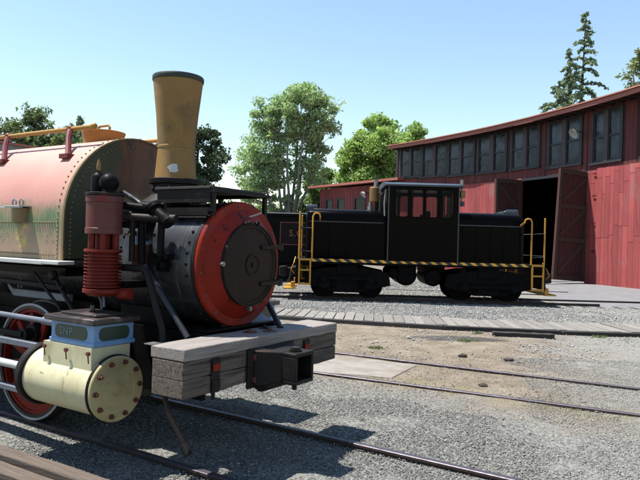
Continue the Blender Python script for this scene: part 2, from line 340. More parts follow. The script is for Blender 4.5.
def tankfront():
    m, nt, p = newmat('tank_front_paint'); tc = nt.nodes.new('ShaderNodeTexCoord'); sx = nt.nodes.new('ShaderNodeSeparateXYZ')
    nt.links.new(tc.outputs['Object'], sx.inputs[0])
    n = noise(nt, coords(nt, U1, False), 3.0, 8, .65, .3)
    g = ramp(nt, n, [(.35, (.025, .032, .016)), (.65, (.05, .05, .022))])
    t = math_(nt, 'ADD', sx.outputs[1], math_(nt, 'MULTIPLY', math_(nt, 'SUBTRACT', n, .5), .7))
    rm = ramp(nt, math_(nt, 'ADD', t, .7), [(.38, 0.), (.50, 1.)])
    rust = ramp(nt, noise(nt, coords(nt, (1, 1, .5), False), 6, 8, .65), [(.32, (.015, .010, .009)), (.5, (.085, .032, .016)), (.75, (.13, .05, .022))])
    col = mixc(nt, rm, g, rust)
    ym = ramp(nt, math_(nt, 'ADD', sx.outputs[2], math_(nt, 'MULTIPLY', math_(nt, 'SUBTRACT', n, .5), .5)), [(.0, 0.), (1., 0.)])
    lowm = ramp(nt, math_(nt, 'DIVIDE', math_(nt, 'ADD', sx.outputs[2], math_(nt, 'MULTIPLY', math_(nt, 'SUBTRACT', n, .5), .5)), 4.), [(.60, 1.), (.62, 0.)])
    col = mixc(nt, math_(nt, 'MULTIPLY', lowm, rm), col, (.17, .135, .035))
    nt.links.new(col, p.inputs['Base Color']); p.inputs['Roughness'].default_value = .6
    return m
mt['tankfront'] = tankfront()
def hazard():
    m, nt, p = newmat('hazard_stripes'); tc = nt.nodes.new('ShaderNodeTexCoord'); sx = nt.nodes.new('ShaderNodeSeparateXYZ')
    nt.links.new(tc.outputs['Object'], sx.inputs[0])
    d = math_(nt, 'ADD', sx.outputs[0], math_(nt, 'MULTIPLY', sx.outputs[2], 1.3))
    f = math_(nt, 'FRACT', math_(nt, 'MULTIPLY', d, 3.0)); s = math_(nt, 'GREATER_THAN', f, .55)
    n = noise(nt, coords(nt), 8, 5); y = ramp(nt, n, [(.3, (.80, .40, .03)), (.7, (.62, .29, .03))])
    nt.links.new(mixc(nt, s, (.015, .015, .017), y), p.inputs['Base Color']); p.inputs['Roughness'].default_value = .5
    return m
mt['hazard'] = hazard()
def leafmat(name, a, b, trans=.35, rough=.6):
    m, nt, p = newmat(name); g = nt.nodes.new('ShaderNodeNewGeometry')
    col = ramp(nt, g.outputs['Random Per Island'], [(0., a), (1., b)])
    nt.links.new(col, p.inputs['Base Color']); p.inputs['Roughness'].default_value = rough
    t = nt.nodes.new('ShaderNodeBsdfTranslucent'); nt.links.new(mixc(nt, 1., col, (.92, 1.0, .66), 'MULTIPLY'), t.inputs[0])
    mx = nt.nodes.new('ShaderNodeMixShader'); mx.inputs[0].default_value = trans
    nt.links.new(p.outputs[0], mx.inputs[1]); nt.links.new(t.outputs[0], mx.inputs[2])
    nt.links.new(mx.outputs[0], nt.nodes['Material Output'].inputs[0]); return m
def stonemat(name, stops, rough=.85):
    m, nt, p = newmat(name); g = nt.nodes.new('ShaderNodeNewGeometry')
    nt.links.new(ramp(nt, g.outputs['Random Per Island'], [(q, tuple(KG*w for w in c)) for q, c in stops]), p.inputs['Base Color']); p.inputs['Roughness'].default_value = rough; return m
# ================================================================ SETTING
def sstep(a, b, x):
    t = np.clip((np.asarray(x, float)-a)/(b-a), 0, 1); return t*t*(3-2*t)
def gz(x, y):
    return .07 + .18*sstep(20, 29, y)
FX, FY = .8406, -.5417                      # heading of the steam locomotive's track
def wdist(x, y): return .5417*x + .8406*y - 4.489   # metres beyond that track's centre line

def groundmat():
    m, nt, p = newmat('yard_ground'); tc = nt.nodes.new('ShaderNodeTexCoord'); sx = nt.nodes.new('ShaderNodeSeparateXYZ')
    co = tc.outputs['Object']; nt.links.new(co, sx.inputs[0]); X, Y = sx.outputs[0], sx.outputs[1]
    n1 = noise(nt, co, .6, 9, .68); n2 = noise(nt, co, 2.2, 7, .65); n3 = noise(nt, co, 26, 4, .7)
    dirt = ramp(nt, n2, [(.3, (.17, .134, .095)), (.5, (.23, .188, .14)), (.72, (.31, .265, .21))])
    v = nt.nodes.new('ShaderNodeTexVoronoi'); v.inputs['Scale'].default_value = 42; nt.links.new(co, v.inputs['Vector'])
    gr = ramp(nt, v.outputs['Color'], [(.1, (.095, .092, .082)), (.5, (.19, .188, .172)), (.9, (.31, .308, .29))])
    w = math_(nt, 'ADD', math_(nt, 'ADD', math_(nt, 'MULTIPLY', X, .5417), math_(nt, 'MULTIPLY', Y, .8406)), -4.489)
    wn = math_(nt, 'ADD', w, math_(nt, 'MULTIPLY', math_(nt, 'SUBTRACT', n1, .5), 3.6))
    near = ramp(nt, math_(nt, 'DIVIDE', wn, 6.), [(.42, 1.), (.60, 0.)])
    # paler gravel drifts right of the middle
    rx = math_(nt, 'ADD', math_(nt, 'SUBTRACT', X, math_(nt, 'MULTIPLY', Y, .27)), math_(nt, 'MULTIPLY', math_(nt, 'SUBTRACT', n1, .5), 7.))
    right = ramp(nt, math_(nt, 'DIVIDE', rx, 6.), [(.08, 0.), (.42, .85)])
    far = ramp(nt, math_(nt, 'DIVIDE', math_(nt, 'ADD', Y, math_(nt, 'MULTIPLY', n1, 1.2)), 20.), [(.76, 0.), (.82, 1.)])
    mask = math_(nt, 'MAXIMUM', math_(nt, 'MAXIMUM', near, right), math_(nt, 'MULTIPLY', far, .9))
    col = mixc(nt, mask, dirt, mixc(nt, math_(nt, 'MULTIPLY', right, .45), gr, (.35, .343, .318)))
    speck = ramp(nt, n3, [(.30, .72), (.55, 1.), (.78, 1.16)])
    col = mixc(nt, .85, col, speck, 'MULTIPLY')
    # lane of old grey tarmac by the doors
    ax = math_(nt, 'ADD', math_(nt, 'SUBTRACT', X, 8.2), math_(nt, 'MULTIPLY', math_(nt, 'SUBTRACT', n1, .5), 2.))
    am = math_(nt, 'MULTIPLY', ramp(nt, math_(nt, 'DIVIDE', ax, 2.), [(.2, 0.), (.5, 1.)]),
               ramp(nt, math_(nt, 'DIVIDE', math_(nt, 'ADD', Y, n2), 40.), [(.50, 0.), (.54, 1.)]))
    col = mixc(nt, am, col, ramp(nt, n2, [(.3, (.17, .17, .18)), (.7, (.24, .235, .24))]))
    # dried weeds along the second track, oil stain by the loose timber
    wm = math_(nt, 'MULTIPLY', ramp(nt, math_(nt, 'ABSOLUTE', math_(nt, 'SUBTRACT', w, 3.6)), [(.0, 1.), (.5, 0.)]), ramp(nt, n1, [(.45, 0.), (.6, .55)]))
    col = mixc(nt, wm, col, (.20, .19, .075))
    ox = math_(nt, 'DIVIDE', math_(nt, 'SUBTRACT', X, 2.95), 1.15); oy = math_(nt, 'DIVIDE', math_(nt, 'SUBTRACT', Y, 13.1), .42)
    od = math_(nt, 'ADD', math_(nt, 'ADD', math_(nt, 'MULTIPLY', ox, ox), math_(nt, 'MULTIPLY', oy, oy)), math_(nt, 'MULTIPLY', math_(nt, 'SUBTRACT', n2, .5), 2.4))
    col = mixc(nt, ramp(nt, od, [(.45, .9), (1.05, 0.)]), col, (.06, .055, .055))
    col = mixc(nt, 1., col, KG, 'MULTIPLY'); nt.links.new(col, p.inputs['Base Color']); p.inputs['Roughness'].default_value = .95; p.inputs['Specular IOR Level'].default_value = .2
    b = nt.nodes.new('ShaderNodeBump'); b.inputs['Strength'].default_value = .8; b.inputs['Distance'].default_value = .02
    h = math_(nt, 'ADD', math_(nt, 'MULTIPLY', v.outputs['Distance'], -.8), math_(nt, 'MULTIPLY', noise(nt, co, 60, 5, .7), 1.1))
    nt.links.new(h, b.inputs['Height']); nt.links.new(b.outputs[0], p.inputs['Normal'])
    return m
gx = np.unique(np.concatenate([np.linspace(-900, -60, 15), np.linspace(-60, -6, 28), np.linspace(-6, 9, 176), np.linspace(9, 30, 43), np.linspace(30, 900, 20)]))
gy = np.unique(np.concatenate([np.linspace(-400, -4, 14), np.linspace(-4, 3, 15), np.linspace(3, 14, 130), np.linspace(14, 34, 81), np.linspace(34, 80, 20), np.linspace(80, 1600, 20)]))
GX, GY = np.meshgrid(gx, gy); GZ = gz(GX, GY)
rs = np.random.RandomState(3)
fine = (GX > -6) & (GX < 9) & (GY > 3) & (GY < 20)
for i in np.argwhere(fine):
    a, b_ = i; x, y = GX[a, b_], GY[a, b_]
    GZ[a, b_] += .016*mnoise.noise((x*1.1, y*1.1, 0)) + .009*mnoise.noise((x*4, y*4, 3))-.006
nv = np.stack([GX, GY, GZ], -1).reshape(-1, 3); nx = len(gx); ny = len(gy)
I = np.arange(nx*ny).reshape(ny, nx)
nf = np.stack([I[:-1, :-1], I[:-1, 1:], I[1:, 1:], I[1:, :-1]], -1).reshape(-1, 4)
g = npmesh('ground', nv, nf, groundmat(), True); tag(g, kind='structure')

# concrete patch between the rails of the second track
mt['slab'] = pm('pale_concrete', (.40, .37, .335), (.33, .30, .265), 3, rough=.9, bump=.3, spots=[((.29, .245, .195), 2.2, .42, .56, U1)])
sl = MB(); pts = [(-.35, 9.42), (.1, 9.27), (.62, 9.17), (1.10, 9.02), (1.30, 9.42), (1.50, 9.80), (1.62, 10.02), (1.1, 10.33), (.5, 10.62), (.05, 10.82), (-.3, 10.9), (-.6, 10.1)]
cx = sum(p[0] for p in pts)/len(pts); cy = sum(p[1] for p in pts)/len(pts)
sl.prism(pts, .03, .079, 2)
tag(sl.build('concrete_slab', mt['slab'], bevel=.012), kind='structure')

# ---------------------------------------------------------------- gravel and stones (real geometry)
OCT = np.array([(1,0,0),(-1,0,0),(0,1,0),(0,-1,0),(0,0,1),(0,0,-1)], float)
OF = np.array([(0,2,4),(2,1,4),(1,3,4),(3,0,4),(2,0,5),(1,2,5),(3,1,5),(0,3,5)])
def stones(name, x, y, z, size, mat, seed=0):
    r = np.random.RandomState(seed); n = len(x)
    v = OCT[None]*(size[:, None, None]*r.uniform(.55, 1.25, (n, 6, 1)))
    v = v*np.stack([r.uniform(.8, 1.3, n), r.uniform(.8, 1.3, n), r.uniform(.45, .8, n)], -1)[:, None, :]
    a = r.uniform(0, 6.28, n); c, s = np.cos(a)[:, None], np.sin(a)[:, None]
    vx = v[..., 0]*c - v[..., 1]*s; vy = v[..., 0]*s + v[..., 1]*c
    V = np.stack([vx+x[:, None], vy+y[:, None], v[..., 2]+z[:, None]], -1).reshape(-1, 3)
    Fc = (OF[None]+(np.arange(n)*6)[:, None, None]).reshape(-1, 3)
    return tag(npmesh(name, V, Fc, mat), kind='stuff')
mt['gravel'] = stonemat('gravel_stones', [(0., (.062, .06, .055)), (.45, (.15, .149, .138)), (.85, (.245, .24, .222)), (1., (.34, .335, .32))])
mt['palegravel'] = stonemat('pale_gravel', [(0., (.13, .127, .117)), (.4, (.25, .247, .23)), (.85, (.34, .337, .315)), (1., (.44, .44, .43))])
mt['ballast'] = stonemat('pale_ballast', [(0., (.10, .098, .092)), (.5, (.21, .21, .20)), (1., (.42, .42, .41))])
r = np.random.RandomState(5)
def scatter(n, x0, x1, y0, y1):
    return r.uniform(x0, x1, n), r.uniform(y0, y1, n)
x, y = scatter(310000, -6.5, 8.5, 3.2, 11.)
vis = np.abs(x) < y*.72+.8; x, y = x[vis], y[vis]
n1 = np.array([mnoise.noise((a*.7, b*.7, 7)) for a, b in zip(x, y)])
w = wdist(x, y) + n1*2.2
keep = r.uniform(0, 1, len(x)) < np.where(w < 2.6, .95, np.where(x-.27*y > .6+n1, .68, .16)); x, y = x[keep], y[keep]
size = r.lognormal(math.log(.0068), .34, len(x))
isr = (x-.27*y+n1[keep]*.8+r.uniform(-.9, .9, len(x))) > .9; zz = gz(x, y)+size*.12; size = np.clip(size, .003, .022)
stones('gravel', x[~isr], y[~isr], zz[~isr], size[~isr], mt['gravel'], 1); stones('pale_gravel', x[isr], y[isr], zz[isr]-size[isr]*.15, size[isr]*.9, mt['palegravel'], 6)
x, y = scatter(14000, -5, 12, 10.5, 15); n1 = np.array([mnoise.noise((a*.6, b*.6, 2)) for a, b in zip(x, y)])
k = (np.abs(x) < y*.75) & (r.uniform(0, 1, len(x)) < np.clip(.35+n1+.06*x, .1, 1)); x, y = x[k], y[k]
size = r.lognormal(math.log(.012), .42, len(x)); stones('gravel', x, y, gz(x, y)+size*.1, np.clip(size, .005, .045), mt['palegravel'], 2)
def deck_y(x): return 15.27-.32*x+.0235*x*x
x, y = scatter(34000, -4.5, 10.5, 15.4, 20.9)
k = (y > deck_y(x)+1.55) & (y < 20.75) & (r.uniform(0, 1, len(x)) < np.clip(1.25-(x-3)*.13, .12, 1)); x, y = x[k], y[k]
size = r.lognormal(math.log(.017), .35, len(x)); stones('ballast', x, y, gz(x, y)+size*.15, np.clip(size, .01, .06), mt['ballast'], 3)
x, y = scatter(16000, -5, 9, 21.4, 30)
k = np.abs(x-1) < 6.5; x, y = x[k], y[k]
size = r.lognormal(math.log(.024), .35, len(x)); stones('ballast', x, y, gz(x, y)+size*.15, np.clip(size, .01, .055), mt['ballast'], 4)

# single dark clods and stones lying in the dirt
mt['clod'] = pm('dark_clod', (.11, .085, .07), (.07, .055, .045), 12, rough=.9, bump=.5)
mt['palestone'] = pm('pale_stone', (.5, .45, .4), (.4, .36, .32), 12, rough=.9, bump=.4)
def rock(loc, s, label, mat):
    rr = random.Random(int(loc[0]*1000)); bm = bmesh.new(); bmesh.ops.create_icosphere(bm, subdivisions=2, radius=1)
    for v in bm.verts:
        k = 1+.45*mnoise.noise(v.co*1.7+Vector((loc[0], loc[1], 0))*3); v.co = Vector((v.co.x*s[0]*k, v.co.y*s[1]*k, v.co.z*s[2]*k))
    me = bpy.data.meshes.new('rock'); bm.to_mesh(me); bm.free(); me.materials.append(mat)
    o = link(bpy.data.objects.new('rock', me)); o.location = (loc[0], loc[1], .07+s[2]*.5); tag(o, label, 'rock', 'stones lying in the yard')
rock((2.57, 10.92), (.085, .05, .04), 'small dark clod in the dirt beyond the second track, left of two', mt['clod'])
rock((3.30, 10.66), (.095, .045, .035), 'small dark flat clod in the dirt beyond the second track, right of two', mt['clod'])
rock((2.33, 8.66), (.07, .045, .03), 'dark lump lying between the rails of the second track', mt['clod'])
rock((1.9, 12.9), (.06, .05, .035), 'pale stone in the dirt left of the oil stain', mt['palestone'])

# tufts of weeds
def tufts(name, spots, mat, n, h):
    rr = np.random.RandomState(9); V = []; Fc = []
    for (cx, cy, rad) in spots:
        for _ in range(n):
            a = rr.uniform(0, 6.28); d = rad*math.sqrt(rr.uniform()); px, py = cx+d*math.cos(a), cy+d*math.sin(a)*.6
            t = rr.uniform(0, 6.28); L = h*rr.uniform(.4, 1); wd = .006; b = len(V); lean = rr.uniform(.1, .7)*L
            V += [(px-wd*math.sin(t), py+wd*math.cos(t), .06), (px+wd*math.sin(t), py-wd*math.cos(t), .06),
                  (px+lean*math.cos(t), py+lean*math.sin(t), .06+L)]
            Fc.append((b, b+1, b+2))
    return tag(npmesh(name, np.array(V), np.array(Fc), mat), kind='stuff')
mt['grass'] = leafmat('weed_green', (.075, .105, .03), (.15, .18, .06))
mt['drygrass'] = leafmat('dry_weed', (.24, .21, .09), (.34, .29, .14))
tufts('weeds', [(3.14, 12.78, .24), (3.0, 12.7, .15), (1.1, 11.6, .15), (6.3, 13.9, .2), (3.6, 13.95, .12)], mt['grass'], 160, .07)
rr = random.Random(2)
tufts('dry_weeds', [(x_+rr.uniform(-.05, .05), (3.48+4.489+rr.uniform(-.1, .12)-.5417*x_)/.8406, .12) for x_ in [.9+i*.17 for i in range(22)]], mt['drygrass'], 26, .035)

# ---------------------------------------------------------------- tracks
RP = [(-.055, 0), (.055, 0), (.055, .018), (.012, .03), (.012, .085), (.033, .098), (.033, .12), (.026, .126), (-.026, .126), (-.033, .12), (-.033, .098), (-.012, .085), (-.012, .03), (-.055, .018)]
def rail(p0, p1, top, parent, base):
    """p0,p1 world xy; rails hold world shape relative to parent location base"""
    a = Vector((p0[0], p0[1], 0)); b = Vector((p1[0], p1[1], 0)); L = (b-a).length
    m = MB(); k = len(RP); vs = []
    for s in (0, L):
        for (q, h) in RP: vs.append((s, q, h))
    m.add(vs, [tuple(range(k))[::-1], tuple(range(k, 2*k))])
    for i in range(k):
        m.m = 1 if i in (6, 7, 8) else 0
        m.add([vs[i], vs[(i+1) % k], vs[k+(i+1) % k], vs[k+i]], [(0, 1, 2, 3)])
    o = m.build('rail', [mt['rail'], mt['railtop']], parent)
    o.location = Vector((a.x-base[0], a.y-base[1], top-.126)); o.rotation_euler = (0, 0, math.atan2(b.y-a.y, b.x-a.x))
    return o
def ext(p0, p1, a, b):
    d = Vector((p1[0]-p0[0], p1[1]-p0[1])).normalized(); return (p0[0]-d.x*a, p0[1]-d.y*a), (p1[0]+d.x*b, p1[1]+d.y*b)
def on_line(u, v): # track frame of the steam engine -> world
    return (-.739+FX*u-.5417*v, 5.817+FY*u-.8406*v)
t = thing('railway_track', 'track under the steam locomotive, its far rail crossing the gravel to the bottom edge', 'railway track', (*on_line(0, 0), 0)); b0 = on_line(0, 0)
rail(on_line(-9, .70), on_line(6, .70), .12, t, b0); rail(on_line(-9, -.70), on_line(6, -.70), .12, t, b0)
t = thing('railway_track', 'rusty track sunk in the dirt between the steam locomotive and the plank strip', 'railway track', (2.3, 9.2, 0))
e0, e1 = ext((.32, 10.87), (4.54, 8.69), 7, 5); rail(e0, e1, .102, t, (2.3, 9.2))
e0, e1 = ext((.05, 9.17), (3.83, 7.31), 7, 5); rail(e0, e1, .098, t, (2.3, 9.2))
t = thing('railway_track', 'track carrying the black diesel locomotive behind the plank strip', 'railway track', (3.37, 21.9, 0))
rail((-14, 21.18), (9.6, 21.18), .17, t, (3.37, 21.9)); rail((-14, 22.62), (19, 22.62), .17, t, (3.37, 21.9))
slp = MB().box((-.11, -1.25, -.13), (.11, 1.25, -.075)).build('sleeper', mt['sleeper'], t, bevel=.01); first = True
for i in range(34):
    o = slp if i == 0 else inst(slp, parent=t)
    o.location = (-9.5+i*.56+random.Random(i).uniform(-.04, .04), random.Random(i+50).uniform(-.05, .05), .155)
t = thing('railway_track', 'far track running behind the black diesel towards the open shed doors', 'railway track', (6, 25, 0))
rail((-9, 26.1), (9, 24.5), .2, t, (6, 25)); rail((-9, 27.6), (10.4, 25.9), .23, t, (6, 25))
t = thing('railway_track', 'track crossing the grey lane into the dark shed doorway', 'railway track', (10, 28, 0))
rail((5.6, 28.6), (14.5, 34.4), .272, t, (10, 28)); rail((6.6, 27.3), (15.3, 33.0), .27, t, (10, 28))

# ---------------------------------------------------------------- curved plank strip
pw = thing('plank_walkway', 'curved strip of grey weathered planks with a dark timber edge, in front of the diesel', 'boardwalk', (3, 15.5, 0))
rr = random.Random(4); x_ = -4.6; protos = []
for i in range(4):
    L = 1.42+.08*i; m = MB().box((-.112, -.03, 0), (.112, L, .05)); protos.append(m.build('plank', mt['plank'], pw, bevel=.006))
i = 0
while x_ < 10.4:
    o = protos[i] if i < 4 else inst(protos[rr.randrange(4)], parent=pw)
    i += 1; sl_ = -.32+.047*x_; a = math.atan(sl_)*.35
    o.location = (x_-3, deck_y(x_)+rr.uniform(-.02, .03)-15.5, .115+rr.uniform(-.008, .01)); o.rotation_euler = (rr.uniform(-.006, .006), rr.uniform(-.03, .03), a+rr.uniform(-.012, .012))
    x_ += .236+rr.uniform(0, .012)
x_ = -4.8
while x_ < 10.2:
    L = rr.uniform(2.0, 3.1); xa, xb = x_, x_+L; a = Vector((xa, deck_y(xa))); b = Vector((xb, deck_y(xb))); d = (b-a)
    m = MB().box((0, -.14, 0), (d.length-.012, 0, .105)); o = m.build('edge_timber', mt['curb'], pw, bevel=.012)
    o.location = (xa-3, a.y-15.5-.035, .055+rr.uniform(-.01, .012)); o.rotation_euler = (0, 0, math.atan2(d.y, d.x)); x_ += L
def beam_thing(p0, p1, w, z0, z1, mat, label, tilt=0, cat='timber'):
    a = Vector((p0[0], p0[1])); b = Vector((p1[0], p1[1])); d = b-a
    m = MB(); n = 10; secs = []; r2 = random.Random(int(p0[0]*100))
    for k in range(n+1):
        s = d.length*k/n; e = [r2.uniform(-.008, .008) for _ in range(4)]
        secs.append([(s, -w/2+e[0], z0), (s, w/2+e[1], z0), (s, w/2+e[1], z1+e[2]), (s, -w/2+e[0], z1+e[3])])
    m.loft(secs); o = m.build('timber', mat, bevel=.014); o.location = (a.x, a.y, 0); o.rotation_euler = (tilt, 0, math.atan2(d.y, d.x)); tag(o, label, cat); return o
beam_thing((3.84, 13.62), (5.13, 13.47), .17, .06, .165, mt['curb'], 'short dark timber lying in the dirt just in front of the plank strip')
# timbers stacked at the bottom left corner
dv = Vector((1.16, -.69)).normalized(); pv = Vector((-.69, -1.16)).normalized()
def tl(off): # a line offset towards the camera
    a = Vector((-2.66, 5.27))+pv*off; return (a-dv*2.6, a+dv*2.3)
for off, w_, z1, lab in ((.06, .13, .225, 'weathered brown timber on the gravel, farthest of three at the bottom left'),
                         (.27, .16, .215, 'weathered timber in the middle of three at the bottom left corner'),
                         (.50, .2, .19, 'greyish timber nearest the camera of three at the bottom left corner')):
    a, b = tl(off); beam_thing(a, b, w_, .05, z1, mt['timber'], lab)['group'] = 'timbers at the bottom left corner'

# ================================================================ ROUNDHOUSE
CEN = Vector((-35.546, 15.728)); RE = 51.285; RWALL = RE+1.0
def pol(deg, rad, z=0.): a = R(deg); return Vector((CEN.x+rad*math.cos(a), CEN.y+rad*math.sin(a), z))
BAY = [37.8, 34.87, 32.15, 28.98, 25.78, 22.3, 18.85, 15.1, 11.7, 8.3]
rh = thing('roundhouse', 'curved red timber engine shed with a row of tall dark windows above an open doorway', 'engine shed', (12, 36, .25))
RB = Vector((12, 36, .25))
class Bay:
    def __init__(s, a0, a1):
        s.p = pol(a0, RWALL); q = pol(a1, RWALL); d = (q-s.p); s.L = d.length; s.t = d.normalized()
        s.n = Vector((-s.t.y, s.t.x, 0)); s.n = s.n if s.n.dot(Vector((CEN.x-s.p.x, CEN.y-s.p.y, 0))) > 0 else -s.n
        s.M = Matrix(((s.t.x, s.n.x, 0, s.p.x-RB.x), (s.t.y, s.n.y, 0, s.p.y-RB.y), (0, 0, 1, -RB.z), (0, 0, 0, 1)))
        s.a0, s.a1 = a0, a1
    def s_of(s, deg):
        a = R(deg); d = Vector((math.cos(a), math.sin(a), 0)); o = Vector((CEN.x, CEN.y, 0)); w = s.p-o
        # intersect ray o+d*k with line p + t*s
        den = d.x*s.t.y-d.y*s.t.x; k = (w.x*s.t.y-w.y*s.t.x)/den; h = o+d*k; return (h-s.p).dot(s.t)
bays = [Bay(BAY[i], BAY[i+1]) for i in range(len(BAY)-1)]
def bx(m, bay, s0, s1, n0, n1, z0, z1): return m.box((s0, n0, z0), (s1, n1, z1), bay.M)
BTOP, BLOW = 9.30, 6.22
SASH = [(37.3, 36.3), (36.05, 34.99), (34.74, 33.6), (33.31, 32.21), (31.83, 30.75), (30.47, 29.27), (28.7, 27.58), (27.17, 26.07), (25.38, 24.34), (24.0, 23.0), (21.99, 20.87), (20.54, 19.43), (18.36, 17.51), (17.21, 16.33), (14.7, 13.85), (13.5, 12.65), (11.3, 10.4), (9.9, 9.0)]
WZ = [(7.13, 9.24), (7.02, 9.22), (6.91, 9.2), (6.86, 9.15), (6.83, 9.15), (6.66, 9.1), (6.52, 9.04), (6.48, 9.04), (6.45, 9.0)]
rr = random.Random(11)
def unit_box(name, mat): # a shared unit cube mesh, stretched per board
    return MB().box((0, 0, 0), (1, 1, 1)).build(name, mat, rh)
def put(src, used, bay, s0, s1, n0, n1, z0, z1, tilt=0., parent=None):
    o = src if not used else inst(src, parent=rh)
    base = bay.M @ Vector((s0, n0, z0)); o.location = base
    o.rotation_euler = Matrix(((bay.t.x, bay.n.x, 0), (bay.t.y, bay.n.y, 0), (0, 0, 1))).to_euler()
    o.rotation_euler[1] += tilt
    o.scale = (s1-s0, n1-n0, z1-z0); return o
bt = unit_box('batten', mt['darkred']); bused = False
brd = unit_box('board', mt['siding']); dused = False
for bi, bay in enumerate(bays):
    L = bay.L; zl, zh = WZ[bi]
    # backing wall: upper storey
    m = MB(); s1s = [(bay.s_of(a), bay.s_of(b)) for a, b in SASH[2*bi:2*bi+2]]
    wa, wb = s1s[0][0]-.16, s1s[1][1]+.16
    bx(m, bay, 0, wa, -.12, 0, BLOW, BTOP); bx(m, bay, wb, L, -.12, 0, BLOW, BTOP)
    bx(m, bay, wa, wb, -.12, 0, BLOW, zl-.14); bx(m, bay, wa, wb, -.12, 0, zh+.08, BTOP)
    m.build('wall', mt['gap'], rh)
    k = 0; s = .06
    while s < L-.2:
        if s+.215 < wa or s > wb+.01:
            put(bt, bused, bay, s, s+.205, .001, .035+rr.uniform(0, .012), BLOW-.10+rr.uniform(-.02, .02), BTOP-.02); bused = True
        else:
            put(bt, True, bay, s, s+.205, .001, .035+rr.uniform(0, .012), BLOW-.10+rr.uniform(-.02, .02), zl-.15)
            if zh < 9.1: put(bt, True, bay, s, s+.205, .001, .04, zh+.09, BTOP-.02)
        s += .235+rr.uniform(-.012, .012)
    # window of two sashes, each with an upper and a lower pane
    wm = MB()
    for e, f in ((wa, s1s[0][0]), (s1s[1][1], wb)): bx(wm, bay, e, f, -.10, .05, zl-.02, zh+.02)
    bx(wm, bay, wa, wb, -.10, .06, zh+.021, zh+.10); bx(wm, bay, wa-.04, wb+.04, -.10, .11, zl-.14, zl-.021)
    w_ = wm.build('window', mt['trim'], rh)
    mm = MB(); bx(mm, bay, s1s[0][1]+.002, s1s[1][0]-.002, -.09, .065, zl-.019, zh+.019); mm.build('mullion', mt['purpletrim'], w_)
    fm = MB()
    for (sa, sb) in s1s:
        zm = zl+(zh-zl)*.5
        for e, f in ((sa, sa+.07), (sb-.07, sb)): bx(fm, bay, e, f, -.07, .015, zl, zh)
        for e, f in ((zl, zl+.08), (zm-.045, zm+.045), (zh-.07, zh)): bx(fm, bay, sa+.071, sb-.071, -.07, .012, e, f)
        for q, (e, f) in enumerate(((zl+.075, zm-.04), (zm+.04, zh-.065))):
            pmn = MB(); bx(pmn, bay, sa+.06, sb-.06, -.05, -.04, e, f); pmn.build('pane', mt['pane_lo'] if q == 0 else mt['pane_up'], w_)
    fm.build('sash_frame', mt['trim'], w_)
# lower wall: boards on a backing, doorway between 24.43 and 18.83 degrees
dark = MB()
def lower(bay, s0, s1, n0=.02, courses=False):
    global dused
    m = MB(); bx(m, bay, s0, s1, -.12, n0-.004, .1, BLOW-.03); m.build('wall', mt['darkred'], rh)
    s = s0
    while s < s1-.03:
        w = min(rr.uniform(.24, .40) if courses else rr.uniform(.2, .3), s1-s)
        if courses:
            za = 2.75+rr.choice((-.35, -.12, 0, 0, .25, .5))+rr.uniform(-.05, .05); zb = 5.35+rr.choice((-.45, 0, .1, .35, .6))+rr.uniform(-.05, .05); zt = BLOW-.04+rr.uniform(-.06, .02)
            segs = [(.12+rr.uniform(0, .06), za-.025, 0), (za, zb-.025, .065), (zb, zt, .13)]
        else: segs = [(.12+rr.uniform(0, .05), BLOW-.05+rr.uniform(-.03, .02), 0)]
        for (e, f, pr) in segs:
            j = rr.uniform(0, .014)
            put(brd, dused, bay, s+.009, s+w-.009, n0, n0+.024+pr+j, e, f); dused = True
        s += w
for i in (0, 1, 2): lower(bays[i], 0, bays[i].L)
lower(bays[3], 0, bays[3].L)
lower(bays[4], 0, bays[4].s_of(24.43))
lower(bays[6], bays[6].s_of(18.83), bays[6].s_of(17.95), .02, True)
lower(bays[6], bays[6].s_of(17.86), bays[6].L, .14, True); lower(bays[7], 0, bays[7].L, .14, True); lower(bays[8], 0, bays[8].L, .14, True)
# seam with strap hinges at the closed doors
m = MB(); s = bays[6].s_of(17.95)
bx(m, bays[6], s+.001, s+.075, -.05, .03, .12, BLOW-.06); m.build('door_post', mt['trim'], rh)
for z in (1.9, 3.35, 4.75, 5.9):
    m = MB(); bx(m, bays[6], s-.28, s+.16, .075, .10 if z else 0, z, z+.07); m.m = 0; m.build('strap_hinge', mt['bracket'], rh)
